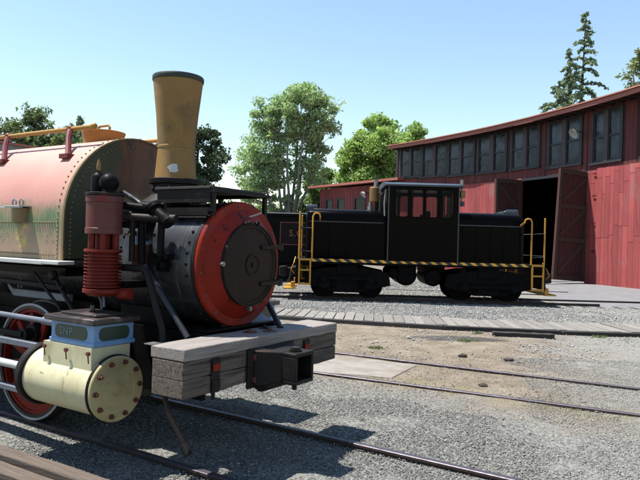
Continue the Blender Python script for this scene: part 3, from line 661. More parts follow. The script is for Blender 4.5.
# door leaves swung out at right angles, camera side coloured darker for its shade
def leaf(bay, deg, Lf, lean, diag, name='door'):
    s = bay.s_of(deg); e = bay.M @ Vector((s, .06, 0)); d = MB()
    root = None
    Mx = Matrix(((bay.n.x, -bay.t.x, 0, 0), (bay.n.y, -bay.t.y, 0, 0), (0, 0, 1, 0), (0, 0, 0, 1)))   # x = outward, y = against the facet direction
    d.box((0, -.03, 0), (Lf, .03, 5.75), None)
    root = d.build(name, mt['doorred'], rh)
    root.location = (e.x, e.y, .32-RB.z); root.rotation_euler = Mx.to_euler(); 
    root.rotation_euler.rotate_axis('Y', lean)
    n = 7
    for i in range(n):
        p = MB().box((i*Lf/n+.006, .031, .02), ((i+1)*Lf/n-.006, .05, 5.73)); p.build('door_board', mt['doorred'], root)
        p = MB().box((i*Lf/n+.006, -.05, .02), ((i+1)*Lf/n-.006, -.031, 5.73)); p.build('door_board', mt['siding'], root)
    for a, b in (((0, 0), (.2, 5.75)), ((Lf-.2, 0), (Lf, 5.75)), ((.2, 0), (Lf-.2, .22)), ((.2, 2.0), (Lf-.2, 2.22)), ((.2, 3.75), (Lf-.2, 3.95)), ((.2, 5.5), (Lf-.2, 5.75))):
        MB().box((a[0]+.002, .051, a[1]+.002), (b[0]-.002, .10, b[1]-.002)).build('rail_board', mt['brownwood'], root)
    for (xa, za, xb, zb) in diag:
        L = math.hypot(xb-xa, zb-za); an = math.atan2(zb-za, xb-xa)
        q = MB().box((0, .051, -.075), (L, .096, .075), Matrix.Translation((xa, 0, za)) @ Matrix.Rotation(-an, 4, 'Y')); q.build('brace', mt['brownwood'], root)
    return root
# --- the two leaves of the open doorway
leaf(bays[5], 18.87, 2.05, R(-3.2), [(1.85-.1, .35, .3, 1.9), (1.75, 4.1, .3, 5.4), (1.75, 2.35, .3, 3.7)])
leaf(bays[4], 24.40, 1.9, R(.5), [(.3, .4, 1.6, 1.95), (.3, 4.1, 1.6, 5.35), (1.6, 2.35, .3, 3.7)])
# lintel beams and posts of the doorway
m = MB(); bx(m, bays[4], bays[4].s_of(24.41), bays[4].L, -.14, .01, 6.02, BLOW-.03); m.build('lintel', mt['trim'], rh)
m = MB(); bx(m, bays[5], 0, bays[5].L, -.14, .01, 6.02, BLOW-.03); m.build('lintel', mt['trim'], rh)
# interior: floor is the ground; back wall, end walls, ceiling
for i, bay in enumerate(bays):
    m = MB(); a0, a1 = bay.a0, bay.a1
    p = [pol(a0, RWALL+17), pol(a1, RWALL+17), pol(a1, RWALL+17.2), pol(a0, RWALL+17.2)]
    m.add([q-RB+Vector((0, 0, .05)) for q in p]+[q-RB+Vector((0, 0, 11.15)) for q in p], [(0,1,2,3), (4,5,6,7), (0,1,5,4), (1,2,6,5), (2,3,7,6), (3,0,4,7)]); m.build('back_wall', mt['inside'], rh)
    m = MB(); lo = [pol(a0, RE-.02, 9.36), pol(a1, RE-.02, 9.36), pol(a1, RWALL+18, 11.2), pol(a0, RWALL+18, 11.2)]
    m.add([q-RB for q in lo]+[q-RB+Vector((0, 0, .07)) for q in lo], [(0,1,2,3), (4,5,6,7), (0,1,5,4), (1,2,6,5), (2,3,7,6), (3,0,4,7)]); m.build('roof', mt['roof'], rh)
    # fascia boards in two lengths and rafter tails
    d = (pol(a1, RE)-pol(a0, RE)); L = d.length; t_ = d.normalized()
    Mf = Matrix(((t_.x, bay.n.x, 0, pol(a0, RE).x-RB.x), (t_.y, bay.n.y, 0, pol(a0, RE).y-RB.y), (0, 0, 1, -RB.z), (0, 0, 0, 1)))
    for k in range(2):
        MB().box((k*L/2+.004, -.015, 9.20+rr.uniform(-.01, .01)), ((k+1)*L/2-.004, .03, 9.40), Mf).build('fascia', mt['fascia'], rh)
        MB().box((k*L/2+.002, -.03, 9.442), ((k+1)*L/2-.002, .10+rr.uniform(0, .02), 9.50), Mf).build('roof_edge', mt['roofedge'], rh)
    for k in range(5):
        f = (k+.5)/5; a = a0+(a1-a0)*f; q0, q1 = pol(a, RE+.03), pol(a, RWALL-.05); dd = (q1-q0).normalized(); sd_ = Vector((-dd.y, dd.x, 0))*.04
        m = MB(); v = [q0-sd_, q0+sd_, q1+sd_, q1-sd_]
        m.add([q-RB+Vector((0, 0, 9.20)) for q in v]+[q-RB+Vector((0, 0, 9.35)) for q in v], [(0,1,2,3), (4,5,6,7), (0,1,5,4), (1,2,6,5), (2,3,7,6), (3,0,4,7)])
        m.build('rafter', mt['soffit'], rh)
for a in (BAY[0]-.06, BAY[-1]+.06):
    p0, p1 = pol(a, RWALL-.02), pol(a, RWALL+17.1); d = (p1-p0).normalized(); n_ = Vector((-d.y, d.x, 0))*.06; m = MB(); v = [p0-n_, p0+n_, p1+n_, p1-n_]
    m.add([q-RB+Vector((0, 0, .05)) for q in v]+[Vector((q.x, q.y, 9.3 if i in (0, 1) else 10.9))-RB for i, q in enumerate(v)], [(0,1,2,3), (4,5,6,7), (0,1,5,4), (1,2,6,5), (2,3,7,6), (3,0,4,7)]); m.build('end_wall', mt['darkred'], rh)
m = MB(); bx(m, bays[0], -.05, .16, -.1, .06, .1, BTOP); m.build('corner_post', mt['trim'], rh)
# floodlight on the clerestory
def floodlight(parent, p, nrm, sc, mat):
    p = Vector(p); nrm = Vector(nrm).normalized(); m = MB(); m.tube([p, p+nrm*.25*sc, p+nrm*.38*sc+Vector((0, 0, -.08*sc))], .03*sc, 8)
    o = m.build('floodlight', mt['trim'], parent)
    c = p+nrm*.42*sc+Vector((0, 0, -.02*sc)); d = (nrm*.75+Vector((-.25, 0, -.75))).normalized()
    s_ = MB().lathe([(-.06*sc, .04*sc), (-.04*sc, .12*sc), (.06*sc, .22*sc), (.20*sc, .30*sc), (.21*sc, .31*sc), (.20*sc, .285*sc), (.06*sc, .2*sc)], c, d, 18, caps=(True, True)); s_.build('lamp_shade', mat, o)
b_ = bays[5]; s = b_.s_of(19.25); floodlight(rh, b_.M @ Vector((s, .06, 8.25)), b_.n, .95, mt['lampwhite'])

# ---------------------------------------------------------------- low red annex beyond the roundhouse
sp0, sp1 = Vector((-.1, 56.2, 0)), Vector((5.75, 47.9, 0)); d = sp1-sp0; sL = d.length; td = d.normalized(); sn = Vector((td.y, -td.x, 0))
ax = thing('annex_shed', 'low red board shed with a lean-to roof and four dark windows behind the diesel hood', 'shed', (sp0.x, sp0.y, .25), math.atan2(td.y, td.x))
WIN = [(.9, 2.0), (2.55, 3.75), (5.0, 6.5), (7.9, 9.2)]
m = MB(); prev = -.02
for (a, b) in WIN: m.box((prev, 0, -.1), (a, .15, 6.5)); m.box((a, 0, -.1), (b, .15, 3.3)); m.box((a, 0, 5.6), (b, .15, 6.5)); prev = b
m.box((prev, 0, -.1), (sL, .15, 6.5)); m.box((0, .15, -.1), (.15, 8, 6.4)); m.box((sL-.15, .15, -.1), (sL, 8, 6.4)); m.box((.15, 7.85, -.1), (sL-.15, 8, 6.4))
m.build('wall', mt['darkred'], ax)
for (a, b) in WIN:
    w_ = MB().box((a, -.03, 3.3), (a+.12, .1, 5.6)).box((b-.12, -.03, 3.3), (b, .1, 5.6)).box((a+.12, -.03, 3.3), (b-.12, .1, 3.42)).box((a+.12, -.03, 5.48), (b-.12, .1, 5.6)).box((a+.12, -.02, 4.4), (b-.12, .09, 4.47)).build('window', mt['trim'], ax)
    MB().box((a+.1, .05, 3.4), (b-.1, .06, 5.5)).build('pane', mt['pane_dark'], w_)
bt2 = None; x_ = .1
while x_ < sL:
    if not any(a-.06 < x_ < b+.02 for a, b in WIN):
        o = MB().box((0, -.035, 0), (.06, -.001, 6.4)).build('batten', mt['siding'], ax) if bt2 is None else inst(bt2, parent=ax); bt2 = bt2 or o; o.location = (x_, 0, -.1)
    x_ += .42
m = MB(); m.add([(-.9, -.75, 6.62), (sL+1, -.75, 6.62), (sL+1, 8.3, 7.3), (-.9, 8.3, 7.3), (-.9, -.75, 6.80), (sL+1, -.75, 6.80), (sL+1, 8.3, 7.45), (-.9, 8.3, 7.45)], [(0,1,2,3), (4,5,6,7), (0,1,5,4), (1,2,6,5), (2,3,7,6), (3,0,4,7)]); m.build('roof', mt['fascia'], ax)
floodlight(ax, (6.9, -.02, 5.85), (0, -1, 0), 1.0, mt['lampwhite'])

# pale low shed whose roof shows over the tender; grey shed at the left edge
ws = thing('white_roofed_shed', 'long low shed with a white roof far behind the black tender', 'shed', (-6, 47, .2))
MB().box((-9, 0, 0), (7.5, 6, 3.5)).build('wall', mt['greyshed'], ws)
MB().add([(-9.4, -.5, 3.62), (7.9, -.5, 3.62), (7.9, 6.4, 4.05), (-9.4, 6.4, 4.05), (-9.4, -.5, 3.95), (7.9, -.5, 3.95), (7.9, 6.4, 4.25), (-9.4, 6.4, 4.25)], [(0,1,2,3), (4,5,6,7), (0,1,5,4), (1,2,6,5), (2,3,7,6), (3,0,4,7)]).build('roof', mt['whiteroof'], ws)
gs = thing('grey_shed', 'grey metal shed with a red roof edge at the left, over the pink tank', 'shed', (-22.5, 39, .72))
MB().prism([(-6, -1), (5.2, -1), (5.2, 6.55), (-2, 7.5), (-6, 6.8)], 0, 2.6, 1).build('wall', mt['greyshed'], gs)
for (x0, z0, x1, z1) in ((-2, 7.52, 5.6, 6.5), (-6.4, 6.75, -2, 7.52)):
    MB().add([(x0, -.3, z0), (x1, -.3, z1), (x1, 2.8, z1), (x0, 2.8, z0), (x0, -.3, z0+.14), (x1, -.3, z1+.14), (x1, 2.8, z1+.14), (x0, 2.8, z0+.14)], [(0,1,2,3), (4,5,6,7), (0,1,5,4), (1,2,6,5), (2,3,7,6), (3,0,4,7)]).build('roof', mt['fascia'], gs)

# ================================================================ TREES
def leaves(name, P, N, size, mat, parent, r):
    """P (n,3) centres, rhombic leaves with random tilt"""
    n = len(P); a = r.normal(size=(n, 3)); a /= np.linalg.norm(a, axis=1)[:, None]
    b = np.cross(a, r.normal(size=(n, 3))); b /= np.linalg.norm(b, axis=1)[:, None]
    s = size*np.clip(r.lognormal(-.08, .4, n), .35, 2.2)[:, None]; a *= s; b *= s*.55
    V = np.stack([P-a, P+b-a*.1, P+a, P-b-a*.1], 1).reshape(-1, 3); Fc = np.arange(4*n).reshape(n, 4)
    return npmesh(name, V, Fc, mat, parent=parent)
def tree(name, label, loc, stems, clumps, leafsize, nleaf, mat, bark, seed, group=None, cat='tree', spread=1., limb_r=.07):
    """stems: list of polylines (with radius); clumps: ellipsoid envelopes (cx,cy,cz,rx,ry,rz,count,clump_radius)"""
    r = np.random.RandomState(seed); rd = random.Random(seed); root = thing(name, label, cat, loc, group=group)
    tk = MB(); nodes = []
    for (pts, r0, r1) in stems:
        k = len(pts); n = 10; path = []
        for i in range(n+1):
            f = i/n*(k-1); j = min(int(f), k-2); q = Vector(pts[j]).lerp(Vector(pts[j+1]), f-j)
            q += Vector((rd.uniform(-1, 1), rd.uniform(-1, 1), 0))*(.10*(i > 0)); path.append(q)
        tk.tube(path, [r0+(r1-r0)*i/n for i in range(n+1)], 7); nodes += [(path[i], r0+(r1-r0)*i/n) for i in range(2, n+1)]
    P = []; lb = MB()
    for (cx, cy, cz, rx, ry, rz, cnt, cr) in clumps:
        for _ in range(cnt):
            while True:
                q = r.uniform(-1, 1, 3); l = np.linalg.norm(q)
                if .25 < l < 1: break
            q = q*(.55+.45*r.uniform())/max(l, .3)*l**.5 if l < .6 else q
            c = np.array([cx+q[0]*rx, cy+q[1]*ry, cz+q[2]*rz]); cv = Vector(c)
            # limb from the best stem node below
            best = min(nodes, key=lambda nd: (nd[0]-cv).length + (3 if nd[0].z > cv.z-.3 else 0)*.5)
            mid = best[0].lerp(cv, .5)+Vector((rd.uniform(-.3, .3), rd.uniform(-.3, .3), -.1*(cv-best[0]).length))
            rr_ = min(best[1]*.6, limb_r); lb.tube([best[0], mid, cv], [rr_, rr_*.6, .012], 5)
            k = int(nleaf*r.uniform(.5, 1.4)); s = cr*r.uniform(.6, 1.3)
            d = r.normal(size=(k, 3)); d /= np.linalg.norm(d, axis=1)[:, None]; d *= (r.uniform(0, 1, k)**.45)[:, None]*s
            d[:, 2] *= .75; P.append(c+d)
            # sprays along the limb's outer part
            k2 = k//5; f = r.uniform(.55, 1, k2)[:, None]; P.append(np.array(mid)*(1-f)+c*f+r.normal(size=(k2, 3))*s*.3)
    tk.build('trunk', bark, root); lb.build('limbs', bark, root, kind='stuff')
    leaves('crown', np.concatenate(P), None, leafsize, mat, root, r)
    return root
mt['leafA'] = leafmat('aspen_leaf', (.215, .315, .145), (.37, .47, .26), .5)
mt['leafB'] = leafmat('bright_leaf', (.21, .32, .09), (.36, .47, .16), .5)
mt['leafC'] = leafmat('mid_leaf', (.09, .15, .04), (.17, .24, .075), .35)
mt['leafD'] = leafmat('dark_oak_leaf', (.03, .055, .022), (.07, .105, .045), .2)
mt['leafE'] = leafmat('oak_leaf', (.09, .135, .06), (.19, .245, .11), .3)
mt['needle'] = leafmat('cedar_needle', (.12, .175, .10), (.22, .29, .165), .25)
mt['leafK'] = leafmat('grey_green_leaf', (.13, .17, .07), (.22, .26, .12), .3)
# tall many-stemmed tree
st = []
rd = random.Random(8)
for i, (tx, h) in enumerate(((-4.0, 10.5), (-2.3, 13.2), (-.6, 15.6), (.9, 16.6), (2.3, 15.9), (3.6, 13.8), (-1.5, 15), (1.6, 14), (-3.2, 8.8))):
    y_ = rd.uniform(-1.4, 1.4); st.append(([(rd.uniform(-.5, .5), y_*.2, 0), (tx*.28, y_*.5, h*.35), (tx*.62, y_*.8, h*.68), (tx*.9, y_, h)], .2, .03))
tree('leafy_tree', 'tall airy light green tree with several bare stems, left of the red annex', (-3.0, 60, .2), st,
     [(-2.6, 0, 11.0, 2.6, 2.0, 3.4, 46, 1.0), (.4, 0, 14.4, 2.6, 2, 2.8, 48, .95), (2.6, 0, 13.6, 1.7, 1.8, 3.1, 34, .9), (-2.6, 0, 14.0, 1.5, 1.5, 1.7, 18, .8), (-3.4, 0, 7.6, 2.1, 1.6, 2.3, 32, .85), (0, 0, 10, 2.6, 1.6, 2.8, 22, .7), (2.4, 0, 9.3, 1.5, 1.4, 2.2, 12, .7), (-.6, 0, 6, 1.9, 1.3, 2.0, 12, .6)],
     .125, 170, mt['leafA'], mt['bark'], 21)
tree('leafy_tree', 'round bright yellow green tree behind the end of the roundhouse', (7.0, 70, .2), [([(0, 0, 0), (0, 0, 5), (-.3, 0, 12)], .4, .1), ([(0, 0, 4), (2.2, 0, 9), (3, 0, 12)], .25, .06), ([(0, 0, 4), (-2.4, 0, 8.5), (-3.2, 0, 11)], .25, .06)],
     [(0, 0, 11.4, 4.0, 3.4, 4.6, 95, 1.25), (-3.2, 0, 9.6, 1.9, 2.4, 4.2, 40, 1.1), (3.4, 0, 11.6, 2.3, 2.4, 4.0, 42, 1.1), (2.2, -1, 6, 4, 2.6, 2.6, 26, 1.1)], .17, 260, mt['leafB'], mt['bark'], 22)
tree('small_tree', 'small mid green tree tucked between the tall airy tree and the red annex', (.2, 64, .2), [([(0, 0, 0), (.1, 0, 4), (0, 0, 8.4)], .22, .05)],
     [(0, 0, 7.3, 1.7, 1.8, 2.4, 34, .8), (-1, 0, 5, 1.6, 1.6, 1.9, 18, .8)], .14, 210, mt['leafC'], mt['bark'], 23)
tree('oak_tree', 'dark green tree right behind the ochre smokestack', (-9.4, 45, .2), [([(0, 0, 0), (.1, 0, 4), (.4, 0, 9.5)], .3, .06), ([(0, 0, 3), (-1.4, 0, 6), (-2.4, 0, 8.2)], .18, .05), ([(0, 0, 3.5), (1.0, 0, 6.5), (1.7, 0, 8.6)], .15, .04)],
     [(.3, 0, 8.6, 1.5, 1.4, 2.2, 26, .62), (-2, 0, 7.4, 1.2, 1.2, 1.5, 16, .6), (1.2, 0, 6.9, 1.2, 1.2, 2.2, 20, .55), (0, 0, 5, 2.6, 1.6, 1.6, 16, .7)], .12, 120, mt['leafD'], mt['darkbark'], 24)
tree('oak_tree', 'broad bluish green oak with gaps in its crown at the left edge', (-20.6, 44.6, .2), [([(0, 0, 0), (.1, 0, 3.5), (.6, 0, 9.2)], .35, .08), ([(0, 0, 3), (-1.8, 0, 6), (-3.0, 0, 9)], .2, .05), ([(0, 0, 3), (1.6, 0, 5.8), (2.8, 0, 8)], .2, .05)],
     [(-.2, 0, 9.1, 1.7, 1.6, 1.7, 30, .62), (-2.9, 0, 8.8, 1.4, 1.4, 1.7, 22, .62), (1.6, 0, 8.0, 1.5, 1.5, 1.4, 24, .55), (0, 0, 6.9, 3.6, 1.8, 1.5, 34, .7), (2.6, 0, 7.2, 1.2, 1.2, 1.0, 14, .5)], .12, 130, mt['leafE'], mt['darkbark'], 25)
tree('small_tree', 'low leafy tree behind the yellow handrail, between the oak and the hatch', (-15.6, 41, .2), [([(0, 0, 0), (0, 0, 3), (.1, 0, 7.6)], .2, .04)],
     [(-.5, 0, 7.6, 1.9, 1.4, 1.3, 40, .5), (-1.4, 0, 7.9, .9, .8, .8, 10, .45)], .11, 130, mt['leafE'], mt['darkbark'], 26)
tree('leafy_tree', 'pale grey green tree at the right edge above the roundhouse roof', (29.2, 55, .2), [([(0, 0, 0), (0, 0, 9), (0, 0, 18)], .4, .08), ([(0, 0, 9), (-1.4, 0, 14), (-2, 0, 17.5)], .2, .05)],
     [(-.6, 0, 17.6, 2.1, 1.8, 2.2, 30, .8), (1.2, 0, 15, 2.5, 2, 3, 22, .9)], .15, 90, mt['leafK'], mt['bark'], 27)
# conifers
def conifer(label, loc, H_, base_r, seed, start=.12, lean=0., dens=1., Lp=.8):
    r = np.random.RandomState(seed); root = thing('conifer', label, 'conifer', loc, group='cedars above the roundhouse' if loc[0] > 0 else None)
    tk = MB(); path = [Vector((lean*(h**2)*H_*.05, 0, h*H_)) for h in np.linspace(0, 1, 12)]
    tk.tube(path, [.02+.30*(1-i/11)*H_/25 for i in range(12)], 7); tk.build('trunk', mt['darkbark'], root)
    P = []; lb = MB(); nb = int(H_*4.2*dens)
    for i in range(nb):
        h = start+(1-start)*((i+r.uniform())/nb); z = h*H_; a = r.uniform(0, 6.283)
        L = base_r*((1-h)**Lp)*r.choice((.45, .6, .8, 1., 1.1))+.12; c = Vector((lean*(h**2)*H_*.05, 0, z)); d = Vector((math.cos(a), math.sin(a), 0))
        pts = [c+d*(L*f)+Vector((0, 0, L*(.18*math.sin(f*2.4)-.34*f*f))) for f in (0, .25, .5, .75, 1.)]
        lb.tube(pts, [.05*L/3+.012, .035*L/3+.01, .024, .015, .006], 4)
        k = int(36*L*r.uniform(.7, 1.2))+10
        for f in r.uniform(.08, 1, k):
            j = min(int(f*4), 3); q = pts[j].lerp(pts[j+1], f*4-j); s = .075+.10*L/3*(1-abs(f-.5))
            P.append([q.x+r.normal()*s*.75, q.y+r.normal()*s*.75, q.z-abs(r.normal())*s*.75+.05])
    lb.build('branches', mt['darkbark'], root, kind='stuff')
    P = np.array(P); P = np.concatenate([P+r.normal(size=P.shape)*.06 for _ in range(3)])
    leaves('crown', P, None, .11, mt['needle'], root, r); return root
conifer('tallest slender cedar with drooping branch tips above the roundhouse roof', (25.6, 62, .2), 25.6, 5.4, 31, lean=.3, dens=.85)
conifer('second tallest cedar standing just left of the tallest one', (23.9, 60.5, .2), 21.3, 4.6, 32, dens=1.15)
conifer('shortest cedar with long side branches left of the other two', (22.2, 58.6, .2), 17.6, 5.4, 33, dens=1.2, Lp=.6)
conifer('small pointed conifer behind the yellow handrail at the left', (-19.6, 50, .2), 11.3, 2.0, 34, dens=1.6)
# bushes far behind the yard
def bushes(name, spots, seed, mat, n=1500, ls=.15):
    r = np.random.RandomState(seed); P = []
    for (x, y, z, rx, rz) in spots:
        d = r.normal(size=(n, 3)); d /= np.linalg.norm(d, axis=1)[:, None]; d *= (r.uniform(0, 1, n)**.4)[:, None]
        P.append(np.array([x, y, z])+d*np.array([rx, rx*.7, rz])*(1+.25*np.sin(d[:, :1]*9+x)))
    return tag(leaves(name, np.concatenate(P), None, ls, mat, None, r), kind='stuff')
rd = random.Random(6)
bushes('far_bushes', [(-18+i*1.9+rd.uniform(-.6, .6), 72+rd.uniform(-3, 3), 3.3+rd.uniform(-.4, .8), 2.3, rd.uniform(3.0, 4.4)) for i in range(15)], 41, mt['leafC'])
bushes('far_woods', [(-150+i*7+rd.uniform(-2, 2), 170+rd.uniform(-12, 12), 3+rd.uniform(-1, 1), 6, rd.uniform(4, 6.5)) for i in range(44)], 42, mt['leafD'], 900, .5)
# ================================================================ STEAM LOCOMOTIVE  (local x = forward, y = away from the camera side, z up)
sl_ = thing('steam_locomotive', 'saddle tank steam locomotive with pink tank, ochre smokestack and red ringed smokebox door', 'locomotive', (-.739, 5.817, 0), math.atan2(FY, FX))
ZB = 1.79
rd = random.Random(1)
def onshell(u, a, rad=.58): return Vector((u, -rad*math.sin(a), ZB+rad*math.cos(a)))   # a from the top towards the camera side
# smokebox and boiler
m = MB(); m.lathe([(0, .575), (1.46, .575), (1.47, .56), (3.2, .555)], (-.03, 0, ZB), (-1, 0, 0), 64); m.build('smokebox', mt['smokebox'], sl_)
m = MB(); m.lathe([(0, .586), (.035, .586), (.035, .577)], (-.07, 0, ZB), (1, 0, 0), 64); m.lathe([(.0, .577), (.0, .586)], (-.07, 0, ZB), (1, 0, 0), 64); m.build('smokebox_band', mt['iron'], sl_)
m = MB()
for rowu, n, off in ((-.13, 36, 0), (-.60, 34, .0), (-.68, 34, .09), (-1.0, 34, .05), (-1.36, 34, 0)):
    for i in range(n):
        a = off+2*math.pi*i/n; p = onshell(rowu, a, .572); m.dome(p, (p-Vector((rowu, 0, ZB))), .016, 7, 1.3)
m.build('rivet', mt['iron'], sl_, kind='stuff')
# red ring with its sloping inner cone
m = MB(); m.lathe([(-.035, .58), (0, .583), (.012, .575), (.014, .505), (.03, .49), (.085, .405), (.10, .39), (.10, .30)], (0, 0, ZB), (1, 0, 0), 72); m.build('smokebox_ring', mt['ring'], sl_)
m = MB()
for i in range(16):
    a = 2*math.pi*(i+.3)/16; p = Vector((.013, -.545*math.sin(a), ZB+.545*math.cos(a))); m.dome(p, (1, 0, 0), .010, 7, 1.)
m.build('ring_bolt', mt['dullbolt'], sl_, kind='stuff')
m = MB(); m.lathe([(.101, .382), (.125, .382), (.132, .37), (.132, .345), (.120, .335), (.128, .25), (.145, .12), (.15, .0001)], (0, 0, ZB), (1, 0, 0), 72)
dr = m.build('smokebox_door', mt['door'], sl_)
m = MB(); m.lathe([(.14, .10), (.158, .10), (.158, .085), (.148, .078), (.148, .0001)], (0, 0, ZB), (1, 0, 0), 36); m.cyl((.147, 0, ZB), (.165, 0, ZB), .022, n=10); m.build('door_boss', mt['door'], dr)
m = MB(); m.lathe([(.10, .385), (.137, .385), (.137, .372), (.10, .372)], (0, 0, ZB), (1, 0, 0), 72); m.build('door_rim', mt['iron'], dr)
for z in (.165, -.18):
    m = MB().box((.133, .13, ZB+z-.02), (.155, .47, ZB+z+.02)).cyl((.115, .47, ZB+z-.035), (.115, .47, ZB+z+.035), .024).box((.03, .47, ZB+z-.022), (.125, .505, ZB+z+.022)); m.build('door_hinge', mt['door'], dr, bevel=.006)
for a in (math.radians(88), math.radians(178), math.radians(6), math.radians(-10), math.radians(14)):
    r_ = .392 if abs(a) < .5 else .405; p = Vector((.10, -r_*math.sin(a), ZB+r_*math.cos(a))); m = MB().cyl(p, p+Vector((.06, 0, 0)), .011, n=8).cyl(p+Vector((.035, 0, 0)), p+Vector((.05, 0, 0)), .022, n=6); m.build('door_dog', mt['silver'] if abs(a) > .5 else mt['iron'], sl_)
p0 = Vector((.075, -.02, ZB+.43)); m = MB().tube([p0, p0+Vector((.05, -.01, .012)), p0+Vector((.06, .14, .055))], .008, 6); m.build('lamp_hook', mt['silver'], sl_)
# plank shelf and brackets over the smokebox
for k in range(3):
    m = MB().box((-.72, -.42+k*.28, 2.468), (-.02-.012*k, -.42+k*.28+.272, 2.492)); m.build('shelf_board', mt['curb'], sl_, bevel=.004)
m = MB().box((-.70, -.40, 2.435), (.02, -.36, 2.467)).box((-.70, .36, 2.435), (.02, .40, 2.467)).box((-.02, -.36, 2.44), (.02, .36, 2.466))
for x_ in (-.62, -.04):
    for s in (-1, 1): m.box((x_, s*.37-.02, 2.15), (x_+.035, s*.37+.02, 2.436))
m.build('shelf_bracket', mt['iron'], sl_)
MB().box((-.70, -.405, 2.345), (-.03, -.385, 2.434)).build('shelf_shade_fill', mt['iron'], sl_)  # plate added to darken the shaded gap below the shelf
m = MB().box((-.50, -.475, 2.265), (.0, -.40, 2.295)).box((-.50, -.475, 2.225), (.0, -.455, 2.265)); m.build('angle_iron', mt['iron'], sl_)
# smokestack
def KR(prof): return [(h, r_*.72) for h, r_ in prof]
m = MB(); m.lathe(KR([(-.03, .62), (.0, .50), (.05, .39), (.09, .33), (.20, .305), (.20, .36), (.245, .365), (.25, .355), (.25, .28)]), (-.885, 0, 2.36), (0, 0, 1), 48); sb = m.build('stack_saddle', mt['iron'], sl_)
m = MB()
for i in range(12):
    a = 2*math.pi*i/12; m.dome((-.885+.222*math.cos(a), .222*math.sin(a), 2.52), (math.cos(a), math.sin(a), 0), .015, 6, 1.)
m.build('rivet', mt['silver'], sl_, kind='stuff')
SP = [(2.605, .292), (2.62, .288), (2.90, .258), (2.915, .258), (2.92, .263), (2.94, .263), (2.945, .258), (3.25, .290), (3.52, .332), (3.60, .345), (3.60, .30), (3.3, .25), (2.8, .22)]
m = MB(); m.lathe(KR(SP), (-.885, 0, 0), (0, 0, 1), 56)
stk = m.build('smokestack', mt['stack'], sl_)
m = MB(); m.lathe(KR([(3.595, .347), (3.605, .356), (3.64, .358), (3.65, .350), (3.645, .33), (3.59, .325)]), (-.885, 0, 0), (0, 0, 1), 56); m.build('stack_rim', mt['stackrim'], stk)
m = MB(); vs = []; NA, NZ = 7, 5
for k in range(NZ):
    z = 2.665+.085*k/(NZ-1); hwid = (.10, .17, .2, .17, .08)[k]; r_ = (.288-(z-2.62)/.28*.03)*.72+.003
    for q in range(NA): a = R(-52)+hwid*(2*q/(NA-1)-1)*1.3+.05*math.sin(k*2.1); vs.append((-.885+r_*math.cos(a), r_*math.sin(a), z+.004*math.sin(q*1.7+k)))
m.add(vs, [(k*NA+q, k*NA+q+1, (k+1)*NA+q+1, (k+1)*NA+q) for k in range(NZ-1) for q in range(NA-1)]); m.build('paint_patch', mt['white'], stk)
# saddle tank
def tsec(u, s=0.):
    hw = .88-s; pts = [(-hw, 1.78+s), (-hw, 2.16)]
    for i in range(1, 32):
        a = math.pi-math.pi*i/32; pts.append((hw*math.cos(a), 2.17+(.885-s)*math.sin(a)))
    pts += [(hw, 2.16), (hw, 1.78+s)]
    return [(u, y, z) for y, z in pts]
m = MB(); sec = [tsec(-5.2), tsec(-1.44)]; m.loft(sec, caps=False); m.add([sec[0][0], sec[0][-1], sec[1][-1], sec[1][0]], [(0, 1, 2, 3)]); m.add(sec[0], [tuple(range(len(sec[0])))])
tk = m.build('saddle_tank', mt['tank'], sl_)
m = MB(); o_ = tsec(-1.447, .012); m.add(o_, [tuple(range(len(o_)))]); m.build('tank_front', mt['tankfront'], sl_)
m = MB(); m.loft([tsec(-1.462, .012), tsec(-1.432, .012)], False); m.loft([tsec(-1.462, -.004), tsec(-1.432, -.004)], False)
a_, b_ = tsec(-1.432, -.004), tsec(-1.432, .012); n = len(a_); m.add(a_+b_, [(i, i+1, n+i+1, n+i) for i in range(n-1)]); m.build('tank_edge', mt['tankedge'], sl_)
m = MB()
for i in range(46):
    a = math.pi*i/45; d = Vector((0, -math.cos(a), math.sin(a))); m.dome(Vector((-1.53, -.878*math.cos(a), 2.17+.883*math.sin(a))), d, .012, 6, 1.)
    p = Vector((-1.445, -.80*math.cos(a), 2.17+.80*math.sin(a))); m.dome(p, (1, 0, 0), .011, 5, .9)
for i in range(9):
    for s in (-1, 1): m.dome((-1.53, s*.879, 1.80+i*.042), (0, s, 0), .012, 6, 1.); m.dome((-1.445, s*.80, 1.80+i*.042), (1, 0, 0), .011, 5, .9)
for i in range(88):
    for s in (-1, 1):
        m.dome((-1.58-i*.041, s*.879, 2.135), (0, s, 0), .012, 6, 1.2); m.dome((-1.58-i*.041, s*.879, 1.825), (0, s, 0), .012, 6, 1.2)
m.build('rivet', mt['rivet'], tk, kind='stuff')
for s in (-1, 1):
    m = MB().box((-5.1, s*.93-.09, 1.735), (-1.55, s*.93+.09, 1.775)).box((-1.552, s*.93-.09, 1.742), (-1.30, s*.93+.085, 1.776)); m.build('running_board', mt['white'], sl_, bevel=.006)
